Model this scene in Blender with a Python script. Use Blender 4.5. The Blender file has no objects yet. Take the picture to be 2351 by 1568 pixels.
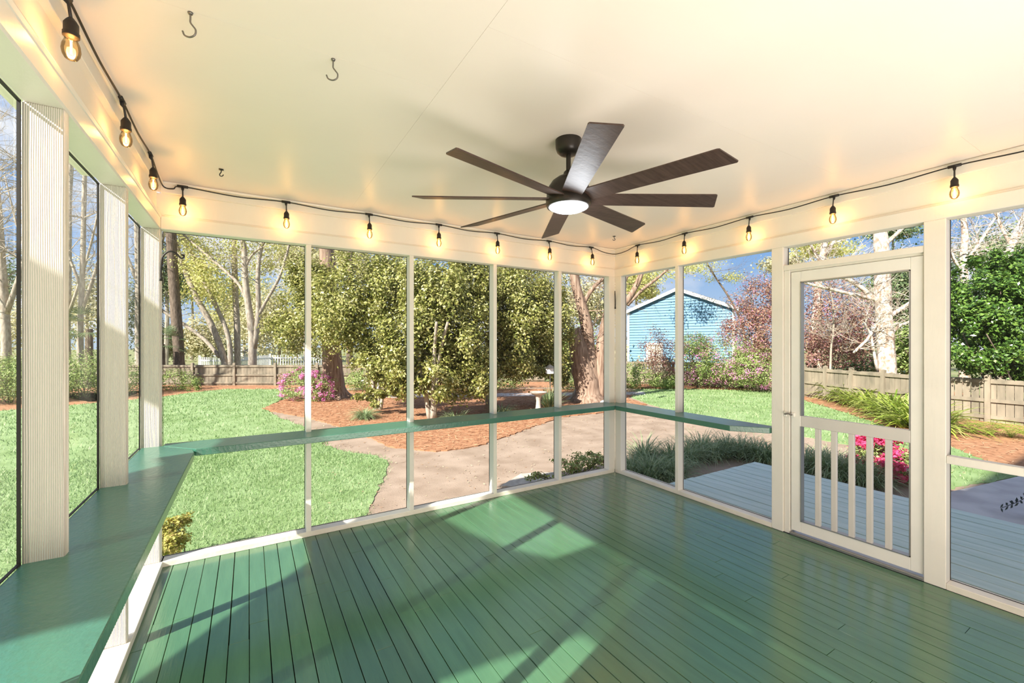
import bpy, bmesh, math, random
import numpy as np
from mathutils import Vector, Matrix
R = math.radians
random.seed(7)
rng = np.random.default_rng(11)
sc = bpy.context.scene
COL = sc.collection

# ------------------------------------------------------------------ camera, sky, sun, large lights, exposure
CAM = np.array([-3.552, -3.615, 1.474]); FPX = 997.0; YAW = R(31.15); HZ = 786.0
cd = bpy.data.cameras.new('camera'); cam = bpy.data.objects.new('camera', cd); COL.objects.link(cam)
cam.location = CAM; cam.rotation_euler = (R(90), 0, -YAW)
cd.sensor_width = 36; cd.lens = FPX / 2351 * 36; cd.shift_y = (HZ - 784) / 2351; cd.clip_start = .02; cd.clip_end = 400
sc.camera = cam

SKY_STRENGTH = .95
SUN_STRENGTH = 12.5
EXPOSURE = 0.1
w = bpy.data.worlds.new('sky'); sc.world = w; w.use_nodes = True
nt = w.node_tree; nt.nodes.clear()
def N(nt, t, **k):
    n = nt.nodes.new(t)
    for a, b in k.items():
        if a.startswith('i_'): n.inputs[a[2:].replace('_', ' ')].default_value = b
        else: setattr(n, a, b)
    return n
tc = N(nt, 'ShaderNodeTexCoord'); sx = N(nt, 'ShaderNodeSeparateXYZ'); nt.links.new(tc.outputs['Generated'], sx.inputs[0])
grad = N(nt, 'ShaderNodeValToRGB'); nt.links.new(sx.outputs['Z'], grad.inputs[0])
grad.color_ramp.elements[0].position = .0; grad.color_ramp.elements[0].color = (.62, .78, .95, 1)
grad.color_ramp.elements[1].position = .6; grad.color_ramp.elements[1].color = (.10, .28, .72, 1)
e = grad.color_ramp.elements.new(.22); e.color = (.20, .45, .90, 1)
mp = N(nt, 'ShaderNodeMapping'); nt.links.new(tc.outputs['Generated'], mp.inputs[0]); mp.inputs['Scale'].default_value = (1, 1, 2.6)
nz = N(nt, 'ShaderNodeTexNoise'); nt.links.new(mp.outputs[0], nz.inputs['Vector']); nz.inputs['Scale'].default_value = 3.2; nz.inputs['Detail'].default_value = 7; nz.inputs['Roughness'].default_value = .55
cr = N(nt, 'ShaderNodeValToRGB'); nt.links.new(nz.outputs[0], cr.inputs[0])
cr.color_ramp.elements[0].position = .44; cr.color_ramp.elements[0].color = (0, 0, 0, 1)
cr.color_ramp.elements[1].position = .62; cr.color_ramp.elements[1].color = (1, 1, 1, 1)
mx = N(nt, 'ShaderNodeMix', data_type='RGBA'); nt.links.new(cr.outputs[0], mx.inputs['Factor'])
nt.links.new(grad.outputs[0], mx.inputs[6]); mx.inputs[7].default_value = (1.0, 1.02, 1.06, 1)
bg = N(nt, 'ShaderNodeBackground'); bg.inputs[1].default_value = SKY_STRENGTH; nt.links.new(mx.outputs[2], bg.inputs[0])
ou = N(nt, 'ShaderNodeOutputWorld'); nt.links.new(bg.outputs[0], ou.inputs[0])

SUN_D = Vector((1.256, .433, -1.0)).normalized()
sd = bpy.data.lights.new('sun', 'SUN'); sd.energy = SUN_STRENGTH; sd.angle = R(.6); sd.color = (1, .95, .86)
so = bpy.data.objects.new('sun', sd); COL.objects.link(so); so.rotation_euler = SUN_D.to_track_quat('-Z', 'Y').to_euler()
def area(name, loc, tgt, sx_, sy_, en, col):
    d = bpy.data.lights.new(name, 'AREA'); d.shape = 'RECTANGLE'; d.size = sx_; d.size_y = sy_; d.energy = en; d.color = col
    o = bpy.data.objects.new(name, d); COL.objects.link(o); o.location = loc
    o.rotation_euler = (Vector(tgt) - Vector(loc)).to_track_quat('-Z', 'Y').to_euler(); return o
# added fill lights behind the camera: one towards the back wall, one brightening the ceiling
area('added_rear_fill', (-2.0, -5.3, 1.2), (-1.9, 0, 1.9), 3.2, 2.1, 6, (1, .90, .80))
area('added_ceiling_fill', (-2.2, -4.5, .35), (-2.3, -3.2, 2.5), 3.0, 1.2, 112, (1, .89, .80))
sc.view_settings.view_transform = 'Standard'; sc.view_settings.look = 'None'; sc.view_settings.gamma = 1
sc.view_settings.use_curve_mapping = False; sc.view_settings.exposure = EXPOSURE
sc.cycles.max_bounces = 8; sc.cycles.transparent_max_bounces = 24; sc.cycles.diffuse_bounces = 5
sc.cycles.sample_clamp_indirect = 6; sc.cycles.use_denoising = True

# ------------------------------------------------------------------ placing helpers
XH = np.array([math.cos(YAW), math.sin(YAW)]); YH = np.array([-math.sin(YAW), math.cos(YAW)])
GZ = -.45
def at(px, py, depth):
    l = (px - 1175.5) / FPX * depth; z = -(py - HZ) / FPX * depth
    v = np.array([l, depth])
    return Vector((CAM[0] + v @ XH, CAM[1] + v @ YH, CAM[2] + z))
def G(px, py, z=GZ):
    d = FPX * (CAM[2] - z) / (py - HZ); return at(px, py, d)
def gd(px, depth, z=GZ):
    p = at(px, HZ, depth); p.z = z; return p

# ------------------------------------------------------------------ materials
MATS = {}
def mat(name, col=(.8, .8, .8), rough=.5, spec=.5, metal=0.0, var=.0, vscale=6.0, vstretch=(1, 1, 1), col2=None, bump=0.0, bscale=40.0, bstretch=None, coat=0.0, coords='Object', detail=4.0):
    m = bpy.data.materials.new(name); m.use_nodes = True; t = m.node_tree; b = t.nodes['Principled BSDF']
    b.inputs['Roughness'].default_value = rough; b.inputs['Specular IOR Level'].default_value = spec; b.inputs['Metallic'].default_value = metal
    b.inputs['Coat Weight'].default_value = coat; b.inputs['Coat Roughness'].default_value = .16
    b.inputs['Base Color'].default_value = (*col, 1)
    c = N(t, 'ShaderNodeTexCoord'); g = N(t, 'ShaderNodeNewGeometry')
    src = c.outputs['Object'] if coords == 'Object' else g.outputs['Position']
    if col2 or var:
        if not col2: col2 = tuple(max(0, x * (1 - var)) for x in col)
        mpn = N(t, 'ShaderNodeMapping'); t.links.new(src, mpn.inputs[0]); mpn.inputs['Scale'].default_value = vstretch
        n = N(t, 'ShaderNodeTexNoise'); n.inputs['Scale'].default_value = vscale; n.inputs['Detail'].default_value = detail; t.links.new(mpn.outputs[0], n.inputs['Vector'])
        r = N(t, 'ShaderNodeValToRGB'); r.color_ramp.elements[0].position = .35; r.color_ramp.elements[1].position = .65
        r.color_ramp.elements[0].color = (*col2, 1); r.color_ramp.elements[1].color = (*col, 1)
        t.links.new(n.outputs[0], r.inputs[0]); t.links.new(r.outputs[0], b.inputs['Base Color'])
    if bump:
        mpn = N(t, 'ShaderNodeMapping'); t.links.new(src, mpn.inputs[0]); mpn.inputs['Scale'].default_value = bstretch or (1, 1, 1)
        n = N(t, 'ShaderNodeTexNoise'); n.inputs['Scale'].default_value = bscale; n.inputs['Detail'].default_value = 5; t.links.new(mpn.outputs[0], n.inputs['Vector'])
        bp = N(t, 'ShaderNodeBump'); bp.inputs['Strength'].default_value = bump; bp.inputs['Distance'].default_value = .01
        t.links.new(n.outputs[0], bp.inputs['Height']); t.links.new(bp.outputs[0], b.inputs['Normal'])
    MATS[name] = m; return m
def emis(name, col, s):
    m = bpy.data.materials.new(name); m.use_nodes = True; b = m.node_tree.nodes['Principled BSDF']
    b.inputs['Emission Color'].default_value = (*col, 1); b.inputs['Emission Strength'].default_value = s; b.inputs['Base Color'].default_value = (*col, 1); return m
def sheet(name, tcol, gloss, grough, dcol=None, dshare=0.0, wav=0.0, trans=0.0):
    m = bpy.data.materials.new(name); m.use_nodes = True; t = m.node_tree; t.nodes.clear()
    o = N(t, 'ShaderNodeOutputMaterial'); tr = N(t, 'ShaderNodeBsdfTransparent'); tr.inputs[0].default_value = (*tcol, 1)
    cur = tr.outputs[0]
    if dshare:
        d = N(t, 'ShaderNodeBsdfDiffuse'); d.inputs[0].default_value = (*dcol, 1)
        dd = d.outputs[0]
        if trans:
            tl = N(t, 'ShaderNodeBsdfTranslucent'); tl.inputs[0].default_value = (*dcol, 1)
            mm = N(t, 'ShaderNodeMixShader'); mm.inputs[0].default_value = trans; t.links.new(dd, mm.inputs[1]); t.links.new(tl.outputs[0], mm.inputs[2]); dd = mm.outputs[0]
        mm = N(t, 'ShaderNodeMixShader'); mm.inputs[0].default_value = dshare; t.links.new(cur, mm.inputs[1]); t.links.new(dd, mm.inputs[2]); cur = mm.outputs[0]
    if gloss:
        gl = N(t, 'ShaderNodeBsdfGlossy'); gl.inputs['Roughness'].default_value = grough
        lw = N(t, 'ShaderNodeFresnel'); lw.inputs[0].default_value = 1.45
        ml = N(t, 'ShaderNodeMath', operation='MULTIPLY'); t.links.new(lw.outputs[0], ml.inputs[0]); ml.inputs[1].default_value = gloss
        if wav:
            n = N(t, 'ShaderNodeTexNoise'); n.inputs['Scale'].default_value = 3.0
            c = N(t, 'ShaderNodeTexCoord'); mpn = N(t, 'ShaderNodeMapping'); mpn.inputs['Scale'].default_value = (1, .6, 3)
            t.links.new(c.outputs['Object'], mpn.inputs[0]); t.links.new(mpn.outputs[0], n.inputs['Vector'])
            bp = N(t, 'ShaderNodeBump'); bp.inputs['Strength'].default_value = wav; bp.inputs['Distance'].default_value = .02
            t.links.new(n.outputs[0], bp.inputs['Height']); t.links.new(bp.outputs[0], gl.inputs['Normal'])
        mm = N(t, 'ShaderNodeMixShader'); t.links.new(ml.outputs[0], mm.inputs[0]); t.links.new(cur, mm.inputs[1]); t.links.new(gl.outputs[0], mm.inputs[2]); cur = mm.outputs[0]
    t.links.new(cur, o.inputs[0]); return m
def leafmat(name, cols, rough=.45, trans=.35, spec=.4):
    m = bpy.data.materials.new(name); m.use_nodes = True; t = m.node_tree; b = t.nodes['Principled BSDF']; o = t.nodes['Material Output']
    g = N(t, 'ShaderNodeNewGeometry'); r = N(t, 'ShaderNodeValToRGB'); t.links.new(g.outputs['Random Per Island'], r.inputs[0])
    el = r.color_ramp.elements
    while len(el) < len(cols): el.new(.5)
    for i, c in enumerate(cols): el[i].position = i / max(1, len(cols) - 1); el[i].color = (*c, 1)
    t.links.new(r.outputs[0], b.inputs['Base Color']); b.inputs['Roughness'].default_value = rough; b.inputs['Specular IOR Level'].default_value = spec
    tl = N(t, 'ShaderNodeBsdfTranslucent'); t.links.new(r.outputs[0], tl.inputs[0])
    mm = N(t, 'ShaderNodeMixShader'); mm.inputs[0].default_value = trans
    t.links.new(b.outputs[0], mm.inputs[1]); t.links.new(tl.outputs[0], mm.inputs[2]); t.links.new(mm.outputs[0], o.inputs[0]); return m

# painted boards: cream; rough sawn vertical grain
CREAM = (.80, .765, .69)
M_trim = mat('cream_trim_paint', CREAM, .38, .45, var=.05, vscale=3, bump=.12, bscale=60, bstretch=(1, 1, .15))
M_ceil = mat('cream_ceiling_paint', (.90, .81, .745), .42, .4, var=.03, vscale=1.2, bump=.10, bscale=22, bstretch=(.25, 1, 1))
M_sill = mat('worn_cream_sill_paint', (.80, .75, .66), .45, .4, col2=(.72, .67, .57), vscale=5, bump=.25, bscale=30)
M_door = mat('white_door_paint', (.82, .80, .74), .3, .5, var=.04)
M_doorgrey = mat('grey_white_rail_paint', (.62, .59, .55), .35, .5, var=.05)
M_screenedge = mat('black_screen_spline', (.02, .017, .015), .6)
M_alu = mat('aluminium_screen_frame', (.35, .34, .33), .35, .5, metal=.7)
def rough_sawn():
    m = bpy.data.materials.new('rough_sawn_cream_post'); m.use_nodes = True; t = m.node_tree; b = t.nodes['Principled BSDF']
    b.inputs['Roughness'].default_value = .55; b.inputs['Base Color'].default_value = (.80, .75, .67, 1)
    c = N(t, 'ShaderNodeTexCoord')
    mp1 = N(t, 'ShaderNodeMapping'); mp1.inputs['Scale'].default_value = (1, 1, .10); t.links.new(c.outputs['Object'], mp1.inputs[0])
    wv = N(t, 'ShaderNodeTexWave', wave_type='BANDS', bands_direction='X'); wv.inputs['Scale'].default_value = 62; wv.inputs['Distortion'].default_value = 5.0; wv.inputs['Detail'].default_value = 2.5; wv.inputs['Detail Scale'].default_value = .35
    t.links.new(mp1.outputs[0], wv.inputs['Vector'])
    bp = N(t, 'ShaderNodeBump'); bp.inputs['Strength'].default_value = .8; bp.inputs['Distance'].default_value = .004
    t.links.new(wv.outputs['Fac'], bp.inputs['Height']); t.links.new(bp.outputs[0], b.inputs['Normal'])
    r = N(t, 'ShaderNodeValToRGB'); r.color_ramp.elements[0].color = (.68, .63, .55, 1); r.color_ramp.elements[1].color = (.80, .75, .67, 1); r.color_ramp.elements[1].position = .5
    t.links.new(wv.outputs['Fac'], r.inputs[0]); t.links.new(r.outputs[0], b.inputs['Base Color']); return m
M_rough = rough_sawn()
M_floor = mat('green_floor_paint', (.072, .172, .088), .20, .6, col2=(.060, .148, .075), vscale=7, vstretch=(2.5, .35, 1), bump=.10, bscale=45, bstretch=(3, .25, 1), coat=.3, coords='World')
M_under = mat('dark_joint_underlay', (.008, .012, .010), .9)
M_shelf = mat('green_shelf_paint', (.050, .165, .115), .28, .55, var=.12, vscale=4, bump=.22, bscale=55, bstretch=(1, 1, 1), coat=.2)
M_deck = mat('faded_green_deck_paint', (.54, .66, .62), .45, .45, col2=(.44, .57, .53), vscale=6, vstretch=(3, .4, 1), bump=.2, bscale=40, bstretch=(3, .2, 1), coords='World')
M_black = mat('black_rubber', (.012, .010, .009), .5)
M_bronze = mat('dark_bronze_metal', (.022, .018, .015), .35, .5, metal=.3)
M_blade = mat('walnut_fan_blade', (.075, .045, .036), .42, .45, col2=(.045, .026, .021), vscale=8, vstretch=(1, 12, 1), bump=.1)
M_steel = mat('grey_steel_hook', (.22, .21, .20), .35, .5, metal=.8)
M_iron = mat('black_iron', (.02, .018, .018), .5, .4)
M_lens = emis('fan_light_diffuser', (.93, .97, 1.0), 6)
M_fil = emis('glowing_filament', (1, .62, .25), 60)
M_bulb = sheet('clear_bulb_glass', (1, .86, .62), .9, .03)
M_bulb.node_tree.nodes
M_vinyl = sheet('clear_vinyl_sheet', (.96, .96, .95), .4, .04, (.8, .78, .75), .05, wav=.25, trans=.5)
M_hazy = sheet('added_sail_sheet', (.34, .35, .33), .2, .1, (.9, .9, .88), .07, wav=.2, trans=.7)  # transmission set so the added sail half-shades the floor
M_screen = sheet('insect_screen_mesh', (.96, .96, .96), 0, 0, (.10, .10, .10), .03)
M_brick = mat('red_brick', (.30, .12, .08), .8, .3, var=.4, vscale=20)
M_conc = mat('pale_concrete', (.55, .53, .52), .8, .3, col2=(.42, .40, .40), vscale=3, bump=.15, bscale=60, coords='World')
M_lawn = mat('lawn_green', (.18, .27, .10), .8, .2, col2=(.27, .37, .17), vscale=1.6, bump=.6, bscale=60, coords='World', detail=8)
M_grass = leafmat('grass_blade', [(.11, .21, .06), (.26, .40, .15), (.46, .55, .29)], .5, .3)
M_ground = mat('leafy_ground', (.26, .24, .13), .9, .2, col2=(.20, .25, .09), vscale=.5, coords='World', detail=8)
M_dirt = mat('sandy_dirt', (.37, .285, .215), .9, .2, col2=(.27, .20, .145), vscale=2.2, bump=.5, bscale=50, coords='World', detail=9)
M_litter = leafmat('dry_leaf_litter', [(.30, .17, .09), (.50, .36, .22), (.62, .50, .34)], .7, .1)
M_straw = mat('pine_straw_bed', (.45, .24, .13), .9, .2, col2=(.30, .145, .075), vscale=9, bump=.9, bscale=70, coords='World', detail=8)
M_needle = leafmat('pine_needle', [(.28, .12, .06), (.54, .28, .15), (.72, .45, .27)], .6, .15)
M_fence = mat('weathered_fence_wood', (.33, .275, .20), .8, .3, col2=(.19, .165, .12), vscale=4, vstretch=(1, 1, .3), bump=.3, bscale=50, bstretch=(3, 3, .2), coords='World')
M_white = mat('white_outdoor_paint', (.75, .75, .74), .5)
M_blue = mat('blue_clapboard_paint', (.13, .28, .43), .55, .3, var=.08, vscale=3)
M_roof = mat('grey_shingles', (.28, .26, .25), .9, .2, var=.3, vscale=20)
M_bark = mat('grey_brown_bark', (.22, .17, .13), .9, .2, col2=(.10, .075, .055), vscale=9, vstretch=(3, 3, .5), bump=1.0, bscale=18, bstretch=(3, 3, .5), coords='World')
M_bark2 = mat('red_brown_bark', (.38, .27, .20), .9, .2, col2=(.18, .115, .08), vscale=6, vstretch=(3, 3, .4), bump=1.0, bscale=14, bstretch=(3, 3, .4), coords='World')
M_pale = mat('pale_grey_bark', (.48, .42, .34), .85, .2, col2=(.28, .23, .18), vscale=7, vstretch=(2, 2, .6), bump=.7, bscale=20, coords='World')
M_birch = mat('mottled_birch_bark', (.74, .68, .60), .8, .2, col2=(.34, .23, .16), vscale=11, vstretch=(1, 1, .7), bump=.8, bscale=14, coords='World', detail=7)
M_stone = mat('mottled_stone', (.55, .50, .42), .8, .2, col2=(.38, .34, .28), vscale=12, bump=.4)
L_cam = leafmat('olive_green_leaf', [(.12, .14, .03), (.26, .28, .06), (.42, .40, .12), (.62, .58, .28)], .38, .30, .5)
L_holly = leafmat('glossy_dark_green_leaf', [(.04, .10, .02), (.10, .20, .03), (.20, .32, .06)], .28, .22, .6)
L_spring = leafmat('spring_yellow_green_leaf', [(.50, .54, .14), (.68, .66, .24), (.78, .70, .36)], .5, .5)
L_olive = leafmat('pale_olive_leaf', [(.42, .40, .20), (.56, .52, .30), (.66, .60, .40)], .6, .4)
L_dark = leafmat('pine_green_leaf', [(.07, .12, .05), (.14, .20, .08), (.24, .28, .14)], .6, .25)
L_hedge = leafmat('hedge_green_leaf', [(.14, .22, .05), (.28, .38, .10), (.48, .54, .22)], .5, .3)
L_purple = leafmat('purple_bronze_leaf', [(.20, .08, .08), (.36, .17, .15), (.48, .29, .21), (.38, .31, .18)], .5, .35)
L_pink = leafmat('pink_azalea_petal', [(.80, .22, .50), (.88, .40, .66), (.80, .30, .62)], .6, .4)
L_rose = leafmat('crimson_azalea_petal', [(.70, .04, .14), (.85, .08, .24), (.90, .16, .34)], .6, .35)
L_lil = leafmat('grey_green_blade', [(.14, .22, .08), (.28, .38, .18), (.50, .56, .34)], .45, .25)
L_cast = leafmat('bright_strap_leaf', [(.16, .26, .03), (.34, .42, .06), (.58, .60, .22)], .4, .3)
L_dry = leafmat('dry_straw_stem', [(.45, .36, .20), (.62, .54, .34)], .7, .2)
L_fern = leafmat('bright_fern_leaf', [(.24, .40, .04), (.42, .58, .08), (.58, .68, .16)], .45, .4)
L_young = leafmat('small_shrub_leaf', [(.22, .30, .07), (.36, .46, .12), (.55, .60, .24), (.30, .16, .10)], .4, .3)
L_yel = leafmat('yellow_green_shrub_leaf', [(.34, .36, .08), (.55, .52, .14), (.66, .50, .20)], .5, .4)
L_sil = leafmat('dark_oval_leaf', [(.03, .05, .045), (.05, .07, .06)], .4, .1)

# ------------------------------------------------------------------ mesh building
def link_mesh(name, V, Fc, m, parent=None, kind=None, smooth=False, origin=None):
    me = bpy.data.meshes.new(name)
    pl = np.array(origin_of(parent) if parent is not None else (origin if origin is not None else (0, 0, 0)), dtype=float)
    if isinstance(V, np.ndarray) and isinstance(Fc, np.ndarray):
        V = V - pl; nv, nf, k = len(V), len(Fc), Fc.shape[1]
        me.vertices.add(nv); me.vertices.foreach_set('co', V.astype(np.float32).ravel())
        me.loops.add(nf * k); me.loops.foreach_set('vertex_index', Fc.astype(np.int32).ravel())
        me.polygons.add(nf); me.polygons.foreach_set('loop_start', np.arange(0, nf * k, k, dtype=np.int32))
        me.update(calc_edges=True); me.validate()
    else:
        me.from_pydata([(v[0] - pl[0], v[1] - pl[1], v[2] - pl[2]) for v in V], [], [list(f) for f in Fc]); me.update()
    if smooth: me.polygons.foreach_set('use_smooth', [True] * len(me.polygons))
    if m is not None: me.materials.append(m)
    o = bpy.data.objects.new(name, me); COL.objects.link(o)
    if parent is not None: o.parent = parent
    else: o.location = pl
    if kind: o['kind'] = kind
    return o
def origin_of(o):
    p = Vector((0, 0, 0))
    while o is not None: p = p + o.location; o = o.parent
    return p
def tag(o, label=None, cat=None, group=None, kind=None):
    if label: o['label'] = label
    if cat: o['category'] = cat
    if group: o['group'] = group
    if kind: o['kind'] = kind
    return o
def thing(name, label, cat, loc, group=None):
    o = bpy.data.objects.new(name, None); COL.objects.link(o); o.location = loc; o.empty_display_size = .05
    return tag(o, label, cat, group)
def struct(name, loc=(0, 0, 0)):
    o = bpy.data.objects.new(name, None); COL.objects.link(o); o.location = loc; o['kind'] = 'structure'; o.empty_display_size = .05; return o
class MB:
    def __init__(s): s.V = []; s.F = []
    def add(s, V, F):
        b = len(s.V); s.V += [tuple(v) for v in V]; s.F += [tuple(i + b for i in f) for f in F]; return s
    def box(s, a, b):
        x0, x1 = sorted((a[0], b[0])); y0, y1 = sorted((a[1], b[1])); z0, z1 = sorted((a[2], b[2]))
        return s.add([(x0, y0, z0), (x1, y0, z0), (x1, y1, z0), (x0, y1, z0), (x0, y0, z1), (x1, y0, z1), (x1, y1, z1), (x0, y1, z1)],
                     [(0, 3, 2, 1), (4, 5, 6, 7), (0, 1, 5, 4), (1, 2, 6, 5), (2, 3, 7, 6), (3, 0, 4, 7)])
    def obox(s, c, ux, uy, uz):   # centre and half vectors
        c = Vector(c); ux = Vector(ux); uy = Vector(uy); uz = Vector(uz)
        V = [c + a * ux + b * uy + d * uz for d in (-1, 1) for a, b in ((-1, -1), (1, -1), (1, 1), (-1, 1))]
        return s.add(V, [(0, 3, 2, 1), (4, 5, 6, 7), (0, 1, 5, 4), (1, 2, 6, 5), (2, 3, 7, 6), (3, 0, 4, 7)])
    def prism(s, poly, z0, z1):
        n = len(poly); V = [(p[0], p[1], z0) for p in poly] + [(p[0], p[1], z1) for p in poly]
        return s.add(V, [tuple(range(n))[::-1], tuple(range(n, 2 * n))] + [(i, (i + 1) % n, (i + 1) % n + n, i + n) for i in range(n)])
    def tube(s, pts, rad, k=8, cap=True):
        pts = [Vector(p) for p in pts]; n = len(pts)
        if not hasattr(rad, '__len__'): rad = [rad] * n
        b = len(s.V); prev = None
        for i, p in enumerate(pts):
            d = (pts[min(i + 1, n - 1)] - pts[max(i - 1, 0)])
            d = d.normalized() if d.length > 1e-9 else Vector((0, 0, 1))
            if prev is None: u = d.orthogonal().normalized()
            else:
                u = prev - d * prev.dot(d); u = u.normalized() if u.length > 1e-6 else d.orthogonal().normalized()
            prev = u; v = d.cross(u)
            for j in range(k):
                a = 2 * math.pi * j / k; s.V.append(tuple(p + (u * math.cos(a) + v * math.sin(a)) * rad[i]))
        for i in range(n - 1):
            for j in range(k):
                s.F.append((b + i * k + j, b + i * k + (j + 1) % k, b + (i + 1) * k + (j + 1) % k, b + (i + 1) * k + j))
        if cap:
            s.F.append(tuple(b + j for j in range(k))[::-1]); s.F.append(tuple(b + (n - 1) * k + j for j in range(k)))
        return s
    def lathe(s, c, prof, k=24):
        c = Vector(c); b = len(s.V)
        for r, z in prof:
            for j in range(k):
                a = 2 * math.pi * j / k; s.V.append((c.x + r * math.cos(a), c.y + r * math.sin(a), c.z + z))
        for i in range(len(prof) - 1):
            for j in range(k): s.F.append((b + i * k + j, b + i * k + (j + 1) % k, b + (i + 1) * k + (j + 1) % k, b + (i + 1) * k + j))
        s.F.append(tuple(b + j for j in range(k))[::-1]); s.F.append(tuple(b + (len(prof) - 1) * k + j for j in range(k)))
        return s
    def build(s, name, m, parent=None, kind=None, smooth=False, bevel=0, origin=None):
        if parent is None and origin is None:
            a = np.array(s.V); origin = (a[:, 0].mean(), a[:, 1].mean(), a[:, 2].min())
        o = link_mesh(name, s.V, s.F, m, parent, kind, smooth, origin)
        if bevel:
            md = o.modifiers.new('bevel', 'BEVEL'); md.width = bevel; md.segments = 1; md.limit_method = 'ANGLE'
        return o
def smooth_by_angle(o, ang=40):
    me = o.data; bm = bmesh.new(); bm.from_mesh(me)
    bmesh.ops.recalc_face_normals(bm, faces=bm.faces)
    for f in bm.faces: f.smooth = True
    for e in bm.edges:
        if len(e.link_faces) == 2 and e.calc_face_angle(0) > R(ang): e.smooth = False
    bm.to_mesh(me); bm.free(); return o
def curve_pts(ctrl, n=8):
    c = [Vector(p) for p in ctrl]; c = [2 * c[0] - c[1]] + c + [2 * c[-1] - c[-2]]; out = []
    for i in range(1, len(c) - 2):
        for k in range(n):
            t = k / n; a, b_, d, e_ = c[i - 1], c[i], c[i + 1], c[i + 2]
            out.append(.5 * ((2 * b_) + (d - a) * t + (2 * a - 5 * b_ + 4 * d - e_) * t * t + (3 * b_ - a - 3 * d + e_) * t ** 3))
    out.append(c[-2]); return out

# ------------------------------------------------------------------ the porch shell
W = -4.05; YB = -5.6; ZC = 2.53; ZO = 2.215
# floor: boards running away from the house
floor = MB().box((W - .1, YB, -.10), (.1, .1, -.026)).build('floor', M_under, kind='structure', origin=(0, 0, -.1))
pm = 0
x = W - .02; row = 0
while x < -.002:
    x1 = min(x + .0862, .0)
    y = .02; cuts = [.02]
    yy = -random.uniform(.3, 2.2)
    while yy > YB: cuts.append(yy); yy -= random.uniform(1.6, 3.6)
    cuts.append(YB)
    for a, b in zip(cuts[:-1], cuts[1:]):
        gap = random.choice((.0018, .0028, .0038, .0048)); dz = random.uniform(-.0008, .0006)
        MB().box((x + gap / 2, b + .001, -.024), (x1 - gap / 2, a - .0006, dz)).build('plank', M_floor, floor, bevel=.0012)
    x = x1; row += 1
# ceiling in painted sheets with fine joints, roof above
ceiling = MB().box((W - .42, YB - .2, ZC + .012), (.38, .18, ZC + .10)).build('ceiling', M_ceil, kind='structure', origin=(0, 0, ZC))
g = .0004
for a, b in (((W, .0), (-2.87, -1.9)), ((W, -1.9), (-2.87, -4.34)), ((-2.87, 0), (-.43, -2.33)), ((-2.87, -2.33), (-.43, -4.77)), ((-.43, 0), (0, -2.9)), ((-.43, -2.9), (0, YB)), ((W, -4.34), (-2.87, YB)), ((-2.87, -4.77), (-.43, YB))):
    MB().box((a[0] + g, a[1] - g, ZC), (b[0] - g, b[1] + g, ZC + .0118)).build('ceiling_panel', M_ceil, ceiling)
roof = MB()
rx0, rx1, ry0, ry1 = W - .46, .4, YB - .3, .2
roof.add([(rx0, ry0, 2.66), (rx1, ry0, 2.66), (rx1, ry1, 2.66), (rx0, ry1, 2.66), (-1.8, -1.6, 3.7), (-1.8, ry0, 3.7),
          (rx0, ry0, 2.63), (rx1, ry0, 2.63), (rx1, ry1, 2.63), (rx0, ry1, 2.63)],
         [(3, 0, 5, 4), (1, 2, 4, 5), (2, 3, 4), (0, 1, 5), (6, 9, 8, 7), (0, 6, 7, 1), (1, 7, 8, 2), (2, 8, 9, 3), (3, 9, 6, 0)])
roof.build('roof', M_roof, kind='structure', origin=(0, 0, 2.6))

def stud(name, a, b, m, parent, bev=.002): return MB().box(a, b).build(name, m, parent, bevel=bev)
# --- back wall (plane y = 0)
wb = struct('wall_back', (-2, 0, 0))
stud('sill', (W, 0, 0), (-.005, .10, .038), M_sill, wb)
for a, b, c, d in ((W - .1, .10, ZO, 2.30),): pass
MB().box((W, 0, ZO), (0, .10, 2.303)).build('header_board', M_trim, wb, bevel=.004)
MB().box((W - .1, .022, 2.303), (.1, .10, 2.455)).build('frieze_board', M_trim, wb)
MB().box((W, -.004, 2.455), (0, .10, ZC)).build('upper_board', M_trim, wb, bevel=.002)
MB().tube([(W, -.008, ZC - .010), (0, -.008, ZC - .010)], .010, 8).build('ceiling_moulding', M_trim, wb)
MB().tube([(W + .02, .020, 2.305), (-.02, .020, 2.305)], .012, 8).build('header_ledge', M_trim, wb)
for xs in (-3.168, -2.366, -1.553, -.778):
    stud('stud', (xs - .018, .0, .038), (xs + .018, .088, ZO), M_trim, wb)
stud('corner_stud', (-.088, 0, .038), (.0, .09, ZO), M_trim, wb)
edges = [W - .018, -3.168, -2.366, -1.553, -.778, -.07]
for a, b in zip(edges[:-1], edges[1:]):
    MB().box((a + .018, .086, .038), (b - .018, .0865, ZO)).build('insect_screen', M_screen, wb)
for a, b in zip(edges[:-1], edges[1:]):
    fr = MB()
    for q in ((a + .018, .0381, a + .021, ZO), (b - .021, .0381, b - .018, ZO), (a + .018, .038, b - .018, .041), (a + .018, ZO - .003, b - .018, ZO)):
        fr.box((q[0], .083, q[1]), (q[2], .088, q[3]))
    fr.build('screen_spline', M_screenedge, wb)
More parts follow.
